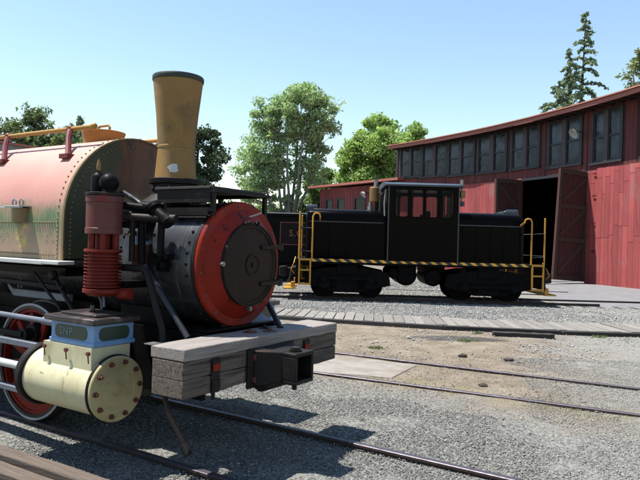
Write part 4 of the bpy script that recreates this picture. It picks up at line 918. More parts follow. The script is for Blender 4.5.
# filler hatch
m = MB(); m.lathe([(-.10, .195), (.02, .205), (.125, .228), (.14, .236), (.152, .236), (.157, .22), (.145, .21), (.14, .0001)], (-2.03, 0, 3.02), (0, 0, 1), 40); h_ = m.build('filler_hatch', mt['hatch'], tk)
m = MB().tube([(-2.12, 0, 3.15), (-2.12, 0, 3.225), (-2.10, 0, 3.245), (-1.95, 0, 3.245), (-1.93, 0, 3.225), (-1.93, 0, 3.15)], .014, 8); m.build('handle', mt['hatch'], h_)
for s in (-1, 1):
    m = MB().tube([(-5.0, s*.46, 3.13), (-1.60, s*.46, 3.13)], .024, 12); m.ball((-1.59, s*.46, 3.13), .037, 12, 8); hr = m.build('tank_handrail', mt['yellow'], sl_)
    for u in (-1.97, -3.12, -4.3):
        m = MB().tube([(u, s*.46, 3.13), (u+.07, s*.53, 3.02), (u+.17, s*.60, 2.83), (u+.19, s*.615, 2.80)], [.032, .03, .03, .04], 8); m.ball((u, s*.46, 3.13), .042, 10, 6); m.box((u+.12, s*.62-.05, 2.79), (u+.25, s*.62+.05, 2.835)); m.build('rail_bracket', mt['bracket'], sl_)
# step pocket on the tank side
m = MB().lathe([(0, .105), (.14, .11)], (-2.12, -.865, 2.135), (0, 0, 1), 20, math.pi*0, 2*math.pi, caps=(True, True)); stp = m.build('step_pocket', mt['tankedge'], sl_)
m = MB().box((-3.6, -.985, 2.275), (-1.99, -.955, 2.292)).box((-2.25, -1.0, 2.287), (-1.975, -.86, 2.300)); m.build('step_rail', mt['white'], sl_)
for u in (-2.19, -2.07): m = MB().tube([(u-.03, -.92, 2.30), (u-.03, -.92, 2.345), (u, -.92, 2.365), (u+.03, -.92, 2.345), (u+.03, -.92, 2.30)], .010, 6); m.build('step_loop', mt['silver'], stp)
# frames, ash pan and dark gear between the wheels
m = MB()
for s in (-1, 1): m.box((-5.1, s*.50-.02, .62), (.05, s*.50+.02, 1.20))
m.build('frame_plate', mt['black'], sl_)
m = MB().box((-1.15, -.42, .75), (-.45, .42, 1.36)).box((-.55, -.48, 1.205), (.06, .48, 1.225)); m.build('smokebox_saddle', mt['black'], sl_)
m = MB().box((-5.1, -.47, .7), (-1.5, .47, 1.35)).box((-5.1, -.8, 1.62), (-1.5, .8, 1.70)); m.build('under_tray', mt['black'], sl_)
for s in (-1, 1):
    m = MB().tube([(-5.0, s*.74, 1.56), (-1.6, s*.74, 1.50)], .03, 8).tube([(-1.85, s*.72, 1.66), (-1.25, s*.82, 1.22)], .02, 8).tube([(-1.95, s*.84, 1.64), (-1.5, s*.86, 1.33), (-1.4, s*.88, 1.22)], .016, 6); m.build('drain_pipe', mt['iron'], sl_)
    m = MB().tube([(-1.62, s*.86, 1.655), (-1.58, s*.86, 1.60)], .04, 8); m.build('valve_body', mt['iron'], sl_)
# wheels
def wheel(u, s):
    y = s*.70; o = (u, y, .727)
    m = MB(); m.lathe([(-.06, .60), (.055, .588), (.062, .578), (.062, .535), (-.055, .535), (-.07, .62), (-.06, .62)], o, (0, s, 0), 48); w = m.build('wheel', mt['tyre'], sl_)
    m = MB(); m.lathe([(.058, .588), (.067, .588), (.067, .566), (.058, .566)], o, (0, s, 0), 48); m.build('white_rim', mt['greyrim'], w)
    m = MB(); m.lathe([(.045, .536), (.045, .50), (-.03, .50), (-.03, .536)], o, (0, s, 0), 48); m.build('wheel_rim', mt['wheelred'], w)
    a0 = R(10); m = MB(); crank = Vector((0, s, 0))
    for i in range(12):
        a = 2*math.pi*i/12+a0; d = Vector((math.cos(a), 0, math.sin(a))); t_ = Vector((-math.sin(a), 0, math.cos(a)))
        A = Vector(o)+d*.10; B = Vector(o)+d*.51; m2 = MB(); vs = []
        for q, hw in ((A, .045), (B, .03)):
            for dy, dt in ((-.02, -1), (-.02, 1), (.025, 1), (.025, -1)): vs.append(q+t_*hw*dt+crank*dy)
        m2.add(vs, [(0,1,2,3), (4,5,6,7), (0,1,5,4), (1,2,6,5), (2,3,7,6), (3,0,4,7)]); m2.build('spoke', mt['wheelred'], w, bevel=.008)
    m = MB(); m.lathe([(-.03, .135), (.06, .13), (.07, .11), (.07, .0001)], o, (0, s, 0), 28); m.build('hub', mt['iron'], w)
    m = MB(); m.lathe([(-.02, .505), (.035, .505), (.035, .20), (-.02, .20)], o, (0, s, 0), 26, R(225) if s < 0 else R(40), R(315) if s < 0 else R(130), caps=(False, False)); m.build('counterweight', mt['wheelred'], w)
    c = Vector(o)+Vector((0, 0, .28)); m = MB().cyl(c, c+crank*.075, .10, n=22).cyl(c+crank*.075, c+crank*.16, .062, n=18); m.build('crank_pin', mt['iron'], w)
for u in (-2.08, -3.75):
    for s in (-1, 1): wheel(u, s)
    m = MB().cyl((u, -.69, .727), (u, .69, .727), .08); m.build('axle', mt['iron'], sl_)
for s in (-1, 1):
    m = MB().box((-2.62, s*.62-.03, 1.35), (-1.66, s*.62+.03, 1.43)).add([(-2.62, s*.62-.03, 1.43), (-2.62, s*.62+.03, 1.43), (-2.62, s*.62+.03, 1.35), (-2.62, s*.62-.03, 1.35), (-2.75, s*.62-.03, 1.50), (-2.75, s*.62+.03, 1.50), (-2.72, s*.62+.03, 1.44), (-2.72, s*.62-.03, 1.44)], [(0,1,5,4), (1,2,6,5), (2,3,7,6), (3,0,4,7), (4,5,6,7), (0,1,2,3)]); m.build('equalizer_beam', mt['steel'], sl_, bevel=.01)
    m = MB().tube([(-2.55, s*.63, 1.44), (-2.55, s*.63, 1.53), (-2.52, s*.63, 1.56), (-2.49, s*.63, 1.53), (-2.49, s*.63, 1.44)], .012, 6); m.build('spring_link', mt['steel'], sl_)
# cylinders
def cylinder(s):
    yc = s*1.05; z = .755
    m = MB(); m.lathe([(0, .25), (.90, .25)], (-1.36, yc, z), (1, 0, 0), 56); m.box((-1.15, yc-.19, .80), (-.50, yc+.20, 1.10)); c = m.build('cylinder', mt['cream'], sl_)
    for u0, u1 in ((-1.44, -1.36), (-.46, -.425)):
        m = MB(); m.lathe([(u0, .23), (u0, .273), (u0+.012, .282), (u1-.012, .282), (u1, .273), (u1, .23)], (0, yc, z), (1, 0, 0), 56); m.build('cylinder_flange', mt['iron'], sl_)
    m = MB(); m.lathe([(-.424, .272), (-.405, .272), (-.398, .265), (-.397, .172), (-.401, .168), (-.401, .158), (-.397, .154), (-.396, .058), (-.400, .054), (-.400, .046), (-.396, .042), (-.396, .0001)], (0, yc, z), (1, 0, 0), 64); cc = m.build('cylinder_cover', mt['creamcap'], sl_)
    for i in range(10):
        a = 2*math.pi*(i+.45)/10; p = Vector((-.40, yc+.225*math.sin(a), z+.225*math.cos(a))); m = MB().cyl(p, p+Vector((.022, 0, 0)), .022, n=6).cyl(p+Vector((.02, 0, 0)), p+Vector((.04, 0, 0)), .012, n=8); m.build('bolt', mt['boltrust'], cc)
    m = MB(); m.lathe([(-1.46, .25), (-1.44, .25), (-1.44, .10), (-1.50, .09), (-1.50, .035)], (0, yc, z), (1, 0, 0), 40, caps=(False, True)); m.build('cylinder_back', mt['iron'], sl_)
    # lubricator drips on the casing
    for u in (-1.10, -.80, -.51): m = MB().cyl((u, yc+s*.205, 1.06), (u, yc+s*.225, 1.06), .018, n=8).tube([(u, yc+s*.215, 1.05), (u, yc+s*.208, .98)], .006, 5); m.build('drip_cock', mt['boltrust'], c)
    # valve chest
    y0, y1 = sorted((yc+s*.17, yc-s*.235)); A = Vector((-1.075, y0, 1.105)); B = Vector((-.50, y1, 1.285))
    m = MB().box(A, B).box((A.x-.012, A.y-.012, A.z-.002), (B.x+.012, B.y+.012, A.z+.035)); ch = m.build('valve_chest', mt['blue'], sl_, bevel=.006)
    m = MB().box((A.x-.045, A.y-.045, 1.287), (B.x+.045, B.y+.045, 1.338)); ld = m.build('chest_lid', mt['lid'], sl_, bevel=.01)
    m = MB().box((A.x+.05, A.y+.05, 1.34), (B.x-.05, B.y-.05, 1.362)); m.cyl((-.79, yc-s*.03, 1.36), (-.79, yc-s*.03, 1.42), .022, n=8); m.build('lid_plate', mt['lid'], ld, bevel=.006)
    # round-ended green panels
    def pill(w, h):
        r_ = h*.42; pts = []
        for cx, cz, a0 in ((w/2-r_, h/2-r_, 0), (-w/2+r_, h/2-r_, 90), (-w/2+r_, -h/2+r_, 180), (w/2-r_, -h/2+r_, 270)):
            for k in range(5): a = R(a0+90*k/4); pts.append((cx+r_*math.cos(a), cz+r_*math.sin(a)))
        return pts
    ys = yc+s*.17; m = MB(); uu = (A.x+B.x)/2-.015
    m.prism([(uu+p[0], 1.205+p[1]) for p in pill(.43, .112)], ys, ys+s*.004, 1); m.build('name_panel', mt['greenplate'], ch)
    m = MB(); m.prism([((y0+y1)/2+p[0], 1.205+p[1]) for p in pill(.31, .112)], B.x, B.x+.004, 0); m.build('name_panel', mt['greenplate'], ch)
    if s < 0:
        fc = bpy.data.curves.new('lettering', 'FONT'); fc.body = 'SNP'; fc.size = .095; fc.extrude = .0015; fc.align_x = 'CENTER'; fc.align_y = 'CENTER'; fc.space_character = 1.15; fc.resolution_u = 3
        fo = bpy.data.objects.new('tmp', fc); COL.objects.link(fo); dg = bpy.context.evaluated_depsgraph_get(); me = bpy.data.meshes.new_from_object(fo.evaluated_get(dg)); bpy.data.objects.remove(fo)
        me.materials.clear(); me.materials.append(mt['engrave']); lo = link(bpy.data.objects.new('lettering', me), ch); lo.location = (uu-.06, ys-.0055, 1.205); lo.rotation_euler = (R(90), 0, 0)
    # rods and guide bars
    m = MB().box((-2.9, yc-.035, .955), (-1.40, yc+.035, 1.01)); m.build('guide_bar', mt['steel'], sl_, bevel=.006)
    m = MB().box((-2.9, yc-.035, .515), (-1.40, yc+.035, .565)); m.build('guide_bar', mt['steel'], sl_, bevel=.006)
    m = MB().cyl((-2.5, yc, .765), (-1.74, yc, .765), .04, n=16); m.build('piston_rod', mt['white'], sl_); m = MB().cyl((-1.742, yc, .765), (-1.45, yc, .765), .047, n=16); m.build('piston_gland', mt['boltrust'], sl_)
    m = MB().cyl((-3.4, yc, 1.235), (-1.42, yc, 1.225), .026, n=12).cyl((-1.45, yc, 1.225), (-1.06, yc, 1.222), .036, n=12).cyl((-1.12, yc, 1.222), (-1.075, yc, 1.222), .06, n=12); m.build('valve_rod', mt['steel'], sl_)
    m = MB().box((-2.72, yc-.05, .57), (-2.42, yc+.05, .95)); m.build('crosshead', mt['iron'], sl_, bevel=.01)
    m = MB().box((-3.75, s*.86-.02, .98), (-2.08, s*.86+.02, 1.04)); m.build('side_rod', mt['iron'], sl_, bevel=.006)
for s in (-1, 1): cylinder(s)
# air pump on the camera side
c = Vector((-.76, -.95, 0))
def lz(name, prof, mat, n=36, par=None): return MB().lathe(prof, (c.x, c.y, 0), (0, 0, 1), n, caps=(True, True)).build(name, mat, par or sl_)
pu = lz('air_pump', [(2.035, .15), (2.04, .158), (2.085, .158), (2.09, .153), (2.31, .153), (2.315, .159), (2.365, .159), (2.37, .15)], mt['pump'])
lz('pump_head', [(2.371, .165), (2.392, .165), (2.396, .155)], mt['iron'], par=pu)
for i in range(9):
    a = 2*math.pi*i/9; m = MB().cyl(c+Vector((.14*math.cos(a), .14*math.sin(a), 2.39)), c+Vector((.14*math.cos(a), .14*math.sin(a), 2.415)), .014, n=6); m.build('bolt', mt['iron'], pu)
m = MB().lathe([(2.395, .06), (2.53, .06), (2.56, .045), (2.575, .02), (2.60, .016)], c+Vector((-.06, -.03, 0)), (0, 0, 1), 18, caps=(True, True)); m.build('valve_cap', mt['black'], pu)
m = MB().lathe([(2.575, .012), (2.62, .02), (2.65, .017), (2.69, .006)], c+Vector((-.055, -.03, 0)), (0, 0, 1), 12, caps=(True, True)); m.build('oil_cup', mt['brass'], pu)
m = MB(); m.ball(c+Vector((.075, -.02, 2.48)), .085, 20, 14); m.cyl(c+Vector((.075, -.02, 2.395)), c+Vector((.075, -.02, 2.45)), .06); m.build('valve_dome', mt['black'], pu)
md = lz('pump_middle', [(1.90, .07), (2.035, .07)], mt['pumpred'], 20, pu)
for a in (20, 80, 140, 200, 262, 320):
    d = Vector((math.cos(R(a)), math.sin(R(a)), 0)); m = MB().cyl(c+d*.115+Vector((0, 0, 1.895)), c+d*.115+Vector((0, 0, 2.04)), .028, n=8); m.build('pump_column', mt['pumpred'], pu)
prof = [(1.905, .12), (1.905, .16), (1.885, .163), (1.875, .155)]
z = 1.865
for i in range(10): prof += [(z, .128), (z-.010, .128), (z-.012, .158), (z-.022, .158)]; z -= .0295
prof += [(z, .13), (z-.01, .165), (z-.04, .165), (z-.05, .14), (z-.07, .12)]
lz('pump_cylinder', prof[::-1], mt['pumpred'], 36, pu)
m = MB().cyl(c+Vector((.02, 0, 1.50)), c+Vector((.03, .0, 1.40)), .012, n=6).tube([c+Vector((-.06, 0, 1.51)), c+Vector((-.01, 0, 1.45)), c+Vector((0, 0, 1.38))], .010, 6); m.build('drain_cock', mt['steel'], pu)
for z0_, ya, yb in ((1.56, -.80, -.50), (2.1, -.81, -.45)): MB().box((-.86, ya, z0_), (-.66, yb, z0_+.06)).build('pump_bracket', mt['black'], pu)
m = MB().cyl((-.64, -.86, 1.52), (-.52, -.84, 1.52), .05, n=12); m.build('pump_outlet', mt['pumpred'], pu)
# pipes, T pieces and valves between pump and smokebox
def pipe(name, pts, r_, mat='black', n=12): return MB().tube(pts, r_, n).build(name, mt[mat], sl_)
pipe('steam_pipe', [(-.72, -.80, 2.30), (-.55, -.70, 2.28), (-.44, -.66, 2.26)], .035)
pipe('steam_pipe', [(-.70, -.80, 2.20), (-.5, -.70, 2.19), (-.20, -.64, 2.185)], .038, 'iron')
pipe('steam_pipe', [(-.80, -.72, 2.42), (-.70, -.68, 2.36), (-.60, -.66, 2.30), (-.50, -.65, 2.27)], .026, 'smokebox')
m = MB().cyl((-.60, -.68, 2.285), (-.47, -.66, 2.275), .058, n=18).cyl((-.46, -.66, 2.275), (-.30, -.655, 2.17), .052, n=18).cyl((-.47, -.66, 2.30), (-.44, -.66, 2.27), .07, n=18).cyl((-.32, -.655, 2.19), (-.27, -.655, 2.15), .066, n=18); m.build('valve_body', mt['black'], sl_)
pipe('steam_pipe', [(-.58, -.69, 2.27), (-.56, -.70, 2.0), (-.55, -.70, 1.78)], .034)
pipe('steam_pipe', [(-.36, -.655, 2.18), (-.36, -.66, 2.0), (-.36, -.66, 1.86)], .032)
m = MB().cyl((-.64, -.74, 2.17), (-.64, -.74, 2.10), .035, n=10).cyl((-.64, -.74, 2.10), (-.64, -.74, 1.80), .026, n=10).cyl((-.64, -.74, 2.07), (-.64, -.74, 2.03), .042, n=6); m.build('cock', mt['iron'], sl_)
m = MB().cyl((-.66, -.76, 2.05), (-.66, -.76, 2.03), .038, n=8); m.build('union_nut', mt['brass'], sl_)
m = MB()
for q, (u, z) in enumerate(((-.46, 1.86), (-.38, 1.84), (-.30, 1.86), (-.42, 1.80), (-.34, 1.78))): m.cyl((u, -.66, z), (u, -.58, z), .032, n=10)
m.box((-.45, -.62, 1.72), (-.33, -.56, 1.83)); m.build('check_valve', mt['black'], sl_)
pipe('discharge_pipe', [(-.86, -.80, 1.745), (-.66, -.78, 1.745), (-.50, -.76, 1.745), (-.445, -.75, 1.73), (-.41, -.75, 1.68), (-.33, -.75, 1.5), (-.22, -.75, 1.24), (-.18, -.75, 1.0)], .031, 'iron')
for s in (-1, 1):
    m = MB().tube([(-.56, s*.60, 1.74), (-.30, s*.60, 1.56), (-.02, s*.60, 1.17)] if False else [(-.62, s*.60, 1.76), (-.06, s*.60, 1.16)] if s < 0 else [(-.30, .60, 1.62), (.24, .34, 1.18)], .028, 14); m.build('brace_rod', mt['smokebox'], sl_)
m = MB(); m.add([(-.1, -.2, 1.26), (.02, -.2, 1.21), (.02, .52, 1.21), (-.1, .52, 1.26), (-.32, .52, 1.43), (-.32, -.2, 1.43)], [(0, 1, 2, 3), (0, 3, 4, 5)]); m.build('deck_plate', mt['steel'], sl_)
m = MB().box((-.66, -.72, 1.7), (-.62, -.56, 1.95)); m.build('pipe_clip', mt['boltrust'], sl_)
# timber pilot beam
bt_ = MB(); n = 14
def timber_secs(x0, x1, z0, z1, amp, seed):
    r2 = random.Random(seed); secs = []
    for k in range(n+1):
        y = -1.12+2.20*k/n; e = [r2.uniform(-amp, amp) for _ in range(6)]
        secs.append([(x0+e[0], y, z0+e[1]), (x1+e[2], y, z0+e[3]), (x1+e[2], y, z1+e[4]), (x0+e[0], y, z1+e[5])])
    return secs
m = MB().loft(timber_secs(.06, .425, 1.088, 1.182, .004, 3)); bt1 = m.build('beam_cap', mt['beamtop'], sl_, bevel=.008)
m = MB().loft(timber_secs(.08, .415, .945, 1.085, .004, 4)); bt2_ = m.build('buffer_beam', mt['beam'], sl_, bevel=.008)
m = MB().loft(timber_secs(.075, .412, .80, .942, .006, 5)); m.build('buffer_beam', mt['beam'], sl_, bevel=.008)
m = MB(); m.prism([(-1.124, .815), (-1.124, .905), (-1.123, .93), (-1.124, .815)], .09, .2, 0)
for y in (-.77, .52):
    m = MB().box((.416, y-.05, .80), (.424, y+.05, 1.075)); m.box((.424, y-.045, .985), (.432, y+.045, 1.06)); bk = m.build('beam_strap', mt['iron'], sl_)
    MB().box((.433, y-.042, .975), (.437, y+.042, 1.03)).build('strap_patch', mt['ring'], bk); MB().box((.425, y-.045, .82), (.436, y+.045, .9)).build('strap_nut', mt['iron'], bk); MB().cyl((.40, y, .795), (.40, y, .74), .016, n=8).build('strap_bolt', mt['iron'], bk)
for x_, y in ((.22, -.10), (.30, .09), (.16, .20)):
    m = MB().cyl((x_, y, 1.182), (x_, y, 1.192), .065, n=10).cyl((x_, y, 1.19), (x_, y, 1.21), .024, n=6); m.build('beam_bolt', mt['boltrust'] if x_ > .2 else mt['iron'], sl_)
m = MB().box((-.02, -1.12, 1.178), (.07, -1.02, 1.186)); m.build('beam_clip', mt['silver'], sl_)
# link and pin coupler pocket
yc = -.06
m = MB().box((.418, yc-.33, .755), (.452, yc+.33, 1.09)); cpl = m.build('coupler_plate', mt['iron'], sl_, bevel=.01)
m = MB(); secs = []
for x_, hw, z0, z1 in ((.45, .27, .77, 1.08), (.52, .24, .775, 1.08), (.60, .17, .80, 1.075), (.66, .135, .81, 1.07)): secs.append([(x_, yc-hw, z0), (x_, yc+hw, z0), (x_, yc+hw, z1), (x_, yc-hw, z1)])
m.loft(secs); m.cyl((.47, yc-.2, .80), (.47, yc+.2, .80), .085, n=20); m.build('coupler_body', mt['iron'], cpl, bevel=.012)
m = MB(); a, b = (.655, yc-.14, .80), (.80, yc+.14, 1.07)
m.box(a, (b[0], b[1], a[2]+.035)).box((a[0], a[1], b[2]-.035), b).box((a[0], a[1], a[2]+.034), (b[0], a[1]+.035, b[2]-.034)).box((a[0], b[1]-.035, a[2]+.034), (b[0], b[1], b[2]-.034)); m.build('coupler_pocket', mt['iron'], cpl, bevel=.008)
m = MB().cyl((.71, yc-.02, .74), (.71, yc-.02, 1.085), .022, n=10).cyl((.71, yc-.02, 1.073), (.71, yc-.02, 1.09), .055, n=14).cyl((.71, yc-.02, 1.09), (.71, yc-.02, 1.105), .042, n=14); m.build('coupling_pin', mt['iron'], cpl)
for dy, z in ((.26, 1.02), (.26, .83), (-.26, 1.02), (-.26, .83)): MB().cyl((.452, yc+dy, z), (.475, yc+dy, z), .028, n=6).build('plate_bolt', mt['boltrust'], cpl)
m = MB().tube([(-.02, -.86, .80), (-.04, -.86, .70), (.0, -.86, .58), (.09, -.86, .47), (.17, -.86, .38), (.20, -.86, .33)], .022, 8).cyl((.18, -.86, .36), (.24, -.86, .29), .035, n=10); m.build('hanging_pipe', mt['iron'], sl_)
# ================================================================ BLACK DIESEL  (local x right, -y towards the camera)
dz = thing('diesel_locomotive', 'black centre cab diesel locomotive with yellow ladders and yellow black striped sill', 'locomotive', (3.37, 21.9, 0))
NY = -1.4
# sill and deck
MB().box((-4.08, -1.36, 1.30), (4.08, 1.36, 1.46)).build('frame_sill', mt['dunder'], dz, bevel=.015)
for s in (-1, 1): MB().box((-3.70, s*1.361-.012, 1.375), (3.60, s*1.361+.012, 1.47)).build('striped_sill', mt['hazard'], dz)
def hood(x0, x1, zt, hw, front):   # rounded box, front = -1 / +1 end that slopes and rounds off
    def sec(x, dz_, inset):
        pts = [(-hw+inset, 1.46)]; r_ = .26; zz = zt-dz_
        for k in range(7): a = math.pi-math.pi/2*k/6; pts.append((-hw+inset+r_+r_*math.cos(a), zz-r_+r_*math.sin(a)))
        for k in range(7): a = math.pi/2-math.pi/2*k/6; pts.append((hw-inset-r_+r_*math.cos(a), zz-r_+r_*math.sin(a)))
        pts.append((hw-inset, 1.46)); return [(x, y, z) for y, z in pts]
    L = [(x1 if front < 0 else x0, 0, 0)]
    e = x0 if front < 0 else x1
    secs = [sec(L[0][0], 0, 0)]
    for k in range(1, 7):
        a = math.pi/2*k/6; secs.append(sec(e-front*.20*(1-math.sin(a)), .20*(1-math.cos(a)), .10*(1-math.cos(a))))
    return MB().loft(secs)
hx = {}
for (x0, x1, f) in ((-3.86, -1.12, -1), (1.19, 3.52, 1)):
    h = hood(x0, x1, 3.14, .98, f).build('hood', mt['dblack'], dz); hx[f] = h
    for s in (-1, 1):
        MB().box((x0+.12, s*.982-.012, 2.70), (x1-.12 if f < 0 else x1-.1, s*.982+.012, 2.735)).build('hood_moulding', mt['dline'], h)
        n = 4; w = (x1-x0-.45)/n
        for k in range(n):
            xa = x0+.22+k*w; d = MB().box((xa+.012, s*.985-.012, 1.56), (xa+w-.012, s*.985+.012, 2.66)).build('hood_door', mt['dblack'], h, bevel=.006)
            lv = MB()
            for q in range(7): lv.box((xa+.08, s*.998-.010, 1.72+q*.055), (xa+w-.14, s*.998+.010, 1.735+q*.055))
            lv.build('louvre', mt['dunder'], d, kind='stuff')
            MB().box((xa+w-.08, s*1.0-.008, 2.05), (xa+w-.05, s*1.0+.012, 2.2)).build('latch', mt['dunder'], d)
    xe = x0 if f < 0 else x1
    MB().box((min(x0+.25, x1)-.0, -.55, 3.141), (x1-.1, .55, 3.165)).build('hood_top', mt['droof'], h, bevel=.01)
    MB().lathe([(-.26, .10), (-.24, .15), (.10, .17), (.16, .16), (.16, .13), (.12, .12)], (xe-f*.12, 0, 3.19), (f, 0, 0), 20, caps=(True, True)).build('headlight', mt['droof'], h)
    gr = MB().box((xe-.015 if f < 0 else xe-.01, -.6, 1.75), (xe+.01 if f < 0 else xe+.015, .6, 2.7))
    for k in range(12): gr.box((xe-.03, -.6, 1.78+k*.075), (xe+.03, .6, 1.81+k*.075))
    gr.build('radiator_grille', mt['dunder'], h)
MB().tube([(1.25, -.75, 3.08), (2.8, -.75, 3.06)], .03, 8).build('hood_pipe', mt['droof'], hx[1])
MB().box((2.95, -.5, 3.10), (3.45, .5, 3.27)).build('hood_hatch', mt['droof'], hx[1], bevel=.05)
# cab with real window openings
x0, x1, hw, zb, zt = -1.13, 1.19, 1.38, 1.46, 3.98
WX = [(-.90, -.50), (-.40, .0), (.08, .48), (.58, .98)]; wz0, wz1 = 2.94, 3.82
cab = None
def wallpanel(name, spans, a0, a1, fixed, th, axis):
    """wall with openings along axis 'x' or 'y'"""
    m = MB()
    def b(p0, p1, z0, z1):
        if axis == 'x': m.box((p0, fixed-th/2, z0), (p1, fixed+th/2, z1))
        else: m.box((fixed-th/2, p0, z0), (fixed+th/2, p1, z1))
    b(a0, a1, zb, wz0); b(a0, a1, wz1, zt); prev = a0
    for (p, q) in spans: b(prev, p, wz0, wz1); prev = q
    b(prev, a1, wz0, wz1); return m.build(name, mt['dblack'], dz)
def rring(w, h, r_, n=5):
    pts = []
    for cx, cz, a0 in ((w/2-r_, h/2-r_, 0), (-w/2+r_, h/2-r_, 90), (-w/2+r_, -h/2+r_, 180), (w/2-r_, -h/2+r_, 270)):
        for k in range(n): a = R(a0+90*k/(n-1)); pts.append((cx+r_*math.cos(a), cz+r_*math.sin(a)))
    return pts
def window(parent, cx, cz, w, h, fixed, axis, s):
    inner = rring(w, h, .085); outer = [(max(-w/2-.03, min(w/2+.03, p[0]*1.0)), p[1]) for p in rring(w+.06, h+.06, .03)]
    vs = []; k = len(inner); m = MB()
    for t_ in (.0, .035):
        for P in (inner, outer):
            for p in P: vs.append((cx+p[0], fixed+s*t_, cz+p[1]) if axis == 'x' else (fixed+s*t_, cx+p[0], cz+p[1]))
    fs = []
    for i in range(k):
        j = (i+1) % k; fs += [(i, j, k+j, k+i), (2*k+i, 2*k+j, 3*k+j, 3*k+i), (i, j, 2*k+j, 2*k+i), (k+i, k+j, 3*k+j, 3*k+i)]
    m.add(vs, fs); fr = m.build('window', mt['dblack'], parent)
    m = MB(); e = .006
    if axis == 'x': m.box((cx-w/2, fixed-e, cz-h/2), (cx+w/2, fixed+e, cz+h/2))
    else: m.box((fixed-e, cx-w/2, cz-h/2), (fixed+e, cx+w/2, cz+h/2))
    m.build('pane', mt['cabglass'], fr)
for s in (-1, 1):
    wl = wallpanel('cab_side', WX, x0, x1, s*hw, .05, 'x')
    for (a, b) in WX: window(wl, (a+b)/2, (wz0+wz1)/2, b-a, wz1-wz0, s*(hw+.0265), 'x', s)
    xe, sp = (x0, [(-1.1, -.35), (.35, 1.1)]) if s < 0 else (x1, [(-1.1, -.35), (.35, 1.1)])
    we = wallpanel('cab_end', sp, -hw+.03, hw-.03, xe+(.03 if s < 0 else -.03), .05, 'y')
    for (a, b) in sp: window(we, (a+b)/2, (wz0+wz1)/2+.0, b-a, wz1-wz0, xe+(.0 if s < 0 else 0)+s*.006, 'y', s)
    MB().box((xe-.02, -hw-.03, zb), (xe+.02, -hw-.001+.0, zt-.05)).build('corner_strip', mt['dline'], dz)
m = MB(); secs = []
for x_, dzz in ((x0-.14, -.05), (x0-.11, 0), (x1+.11, 0), (x1+.14, -.05)):
    q = []
    for k in range(13):
        f = -1+2*k/12; q.append((x_, f*1.52, 4.0+.17*(1-f*f)+dzz))
    q += [(x_, 1.52, 3.93), (x_, -1.52, 3.93)]; secs.append(q)
m.loft(secs); m.build('cab_roof', mt['droof'], dz, bevel=.02)
MB().box((-1.05, -.5, 1.47), (1.1, .5, 2.75)).build('control_stand', mt['dunder'], dz)
MB().box((.25, .55, 2.8), (.42, .9, 3.12)).box((.42, .6, 2.8), (.62, .95, 3.25)).box((-.52, .5, 2.8), (-.4, .8, 3.02)).build('cab_seat', mt['dunder'], dz, bevel=.04)
# exhaust and horn in front of the cab, small box and lamp at the right corner
m = MB().lathe([(3.44, .14), (3.47, .165), (3.93, .165), (3.96, .13), (3.97, .07)], (-1.55, -.55, 0), (0, 0, 1), 20, caps=(True, True)); ex = m.build('exhaust_muffler', mt['brass'], dz)
MB().cyl((-1.50, -.55, 3.97), (-1.50, -.55, 4.20), .07).cyl((-1.50, -.55, 4.18), (-1.50, -.55, 4.22), .085).build('exhaust_pipe', mt['silver'], ex)
MB().cyl((-1.68, -.55, 3.14), (-1.68, -.55, 3.30), .09).cyl((-1.68, -.55, 3.30), (-1.68, -.55, 3.45), .05).build('exhaust_elbow', mt['silver'], ex)
MB().cyl((-1.46, -.5, 3.12), (-1.46, -.5, 3.45), .06).build('exhaust_pipe', mt['iron'], ex)
m = MB().box((1.26, -1.30, 3.62), (1.42, -1.12, 3.86)); m.build('marker_lamp', mt['brass'], dz, bevel=.02); MB().box((1.28, -1.28, 3.34), (1.40, -1.14, 3.50)).build('marker_box', mt['droof'], dz, bevel=.01)
MB().tube([(1.30, -1.25, 3.5), (1.30, -1.25, 4.05)], .03, 6).cyl((1.30, -1.25, 4.03), (1.30, -1.25, 4.22), .05, n=10).build('marker_post', mt['silver'], dz)
MB().tube([(-1.22, -1.15, 2.95), (-1.24, -1.15, 3.3), (-1.22, -1.15, 3.85)], .02, 6).tube([(-1.22, -.95, 2.95), (-1.25, -.95, 3.4), (-1.22, -.95, 3.7)], .02, 6).build('cab_pipes', mt['silver'], dz)
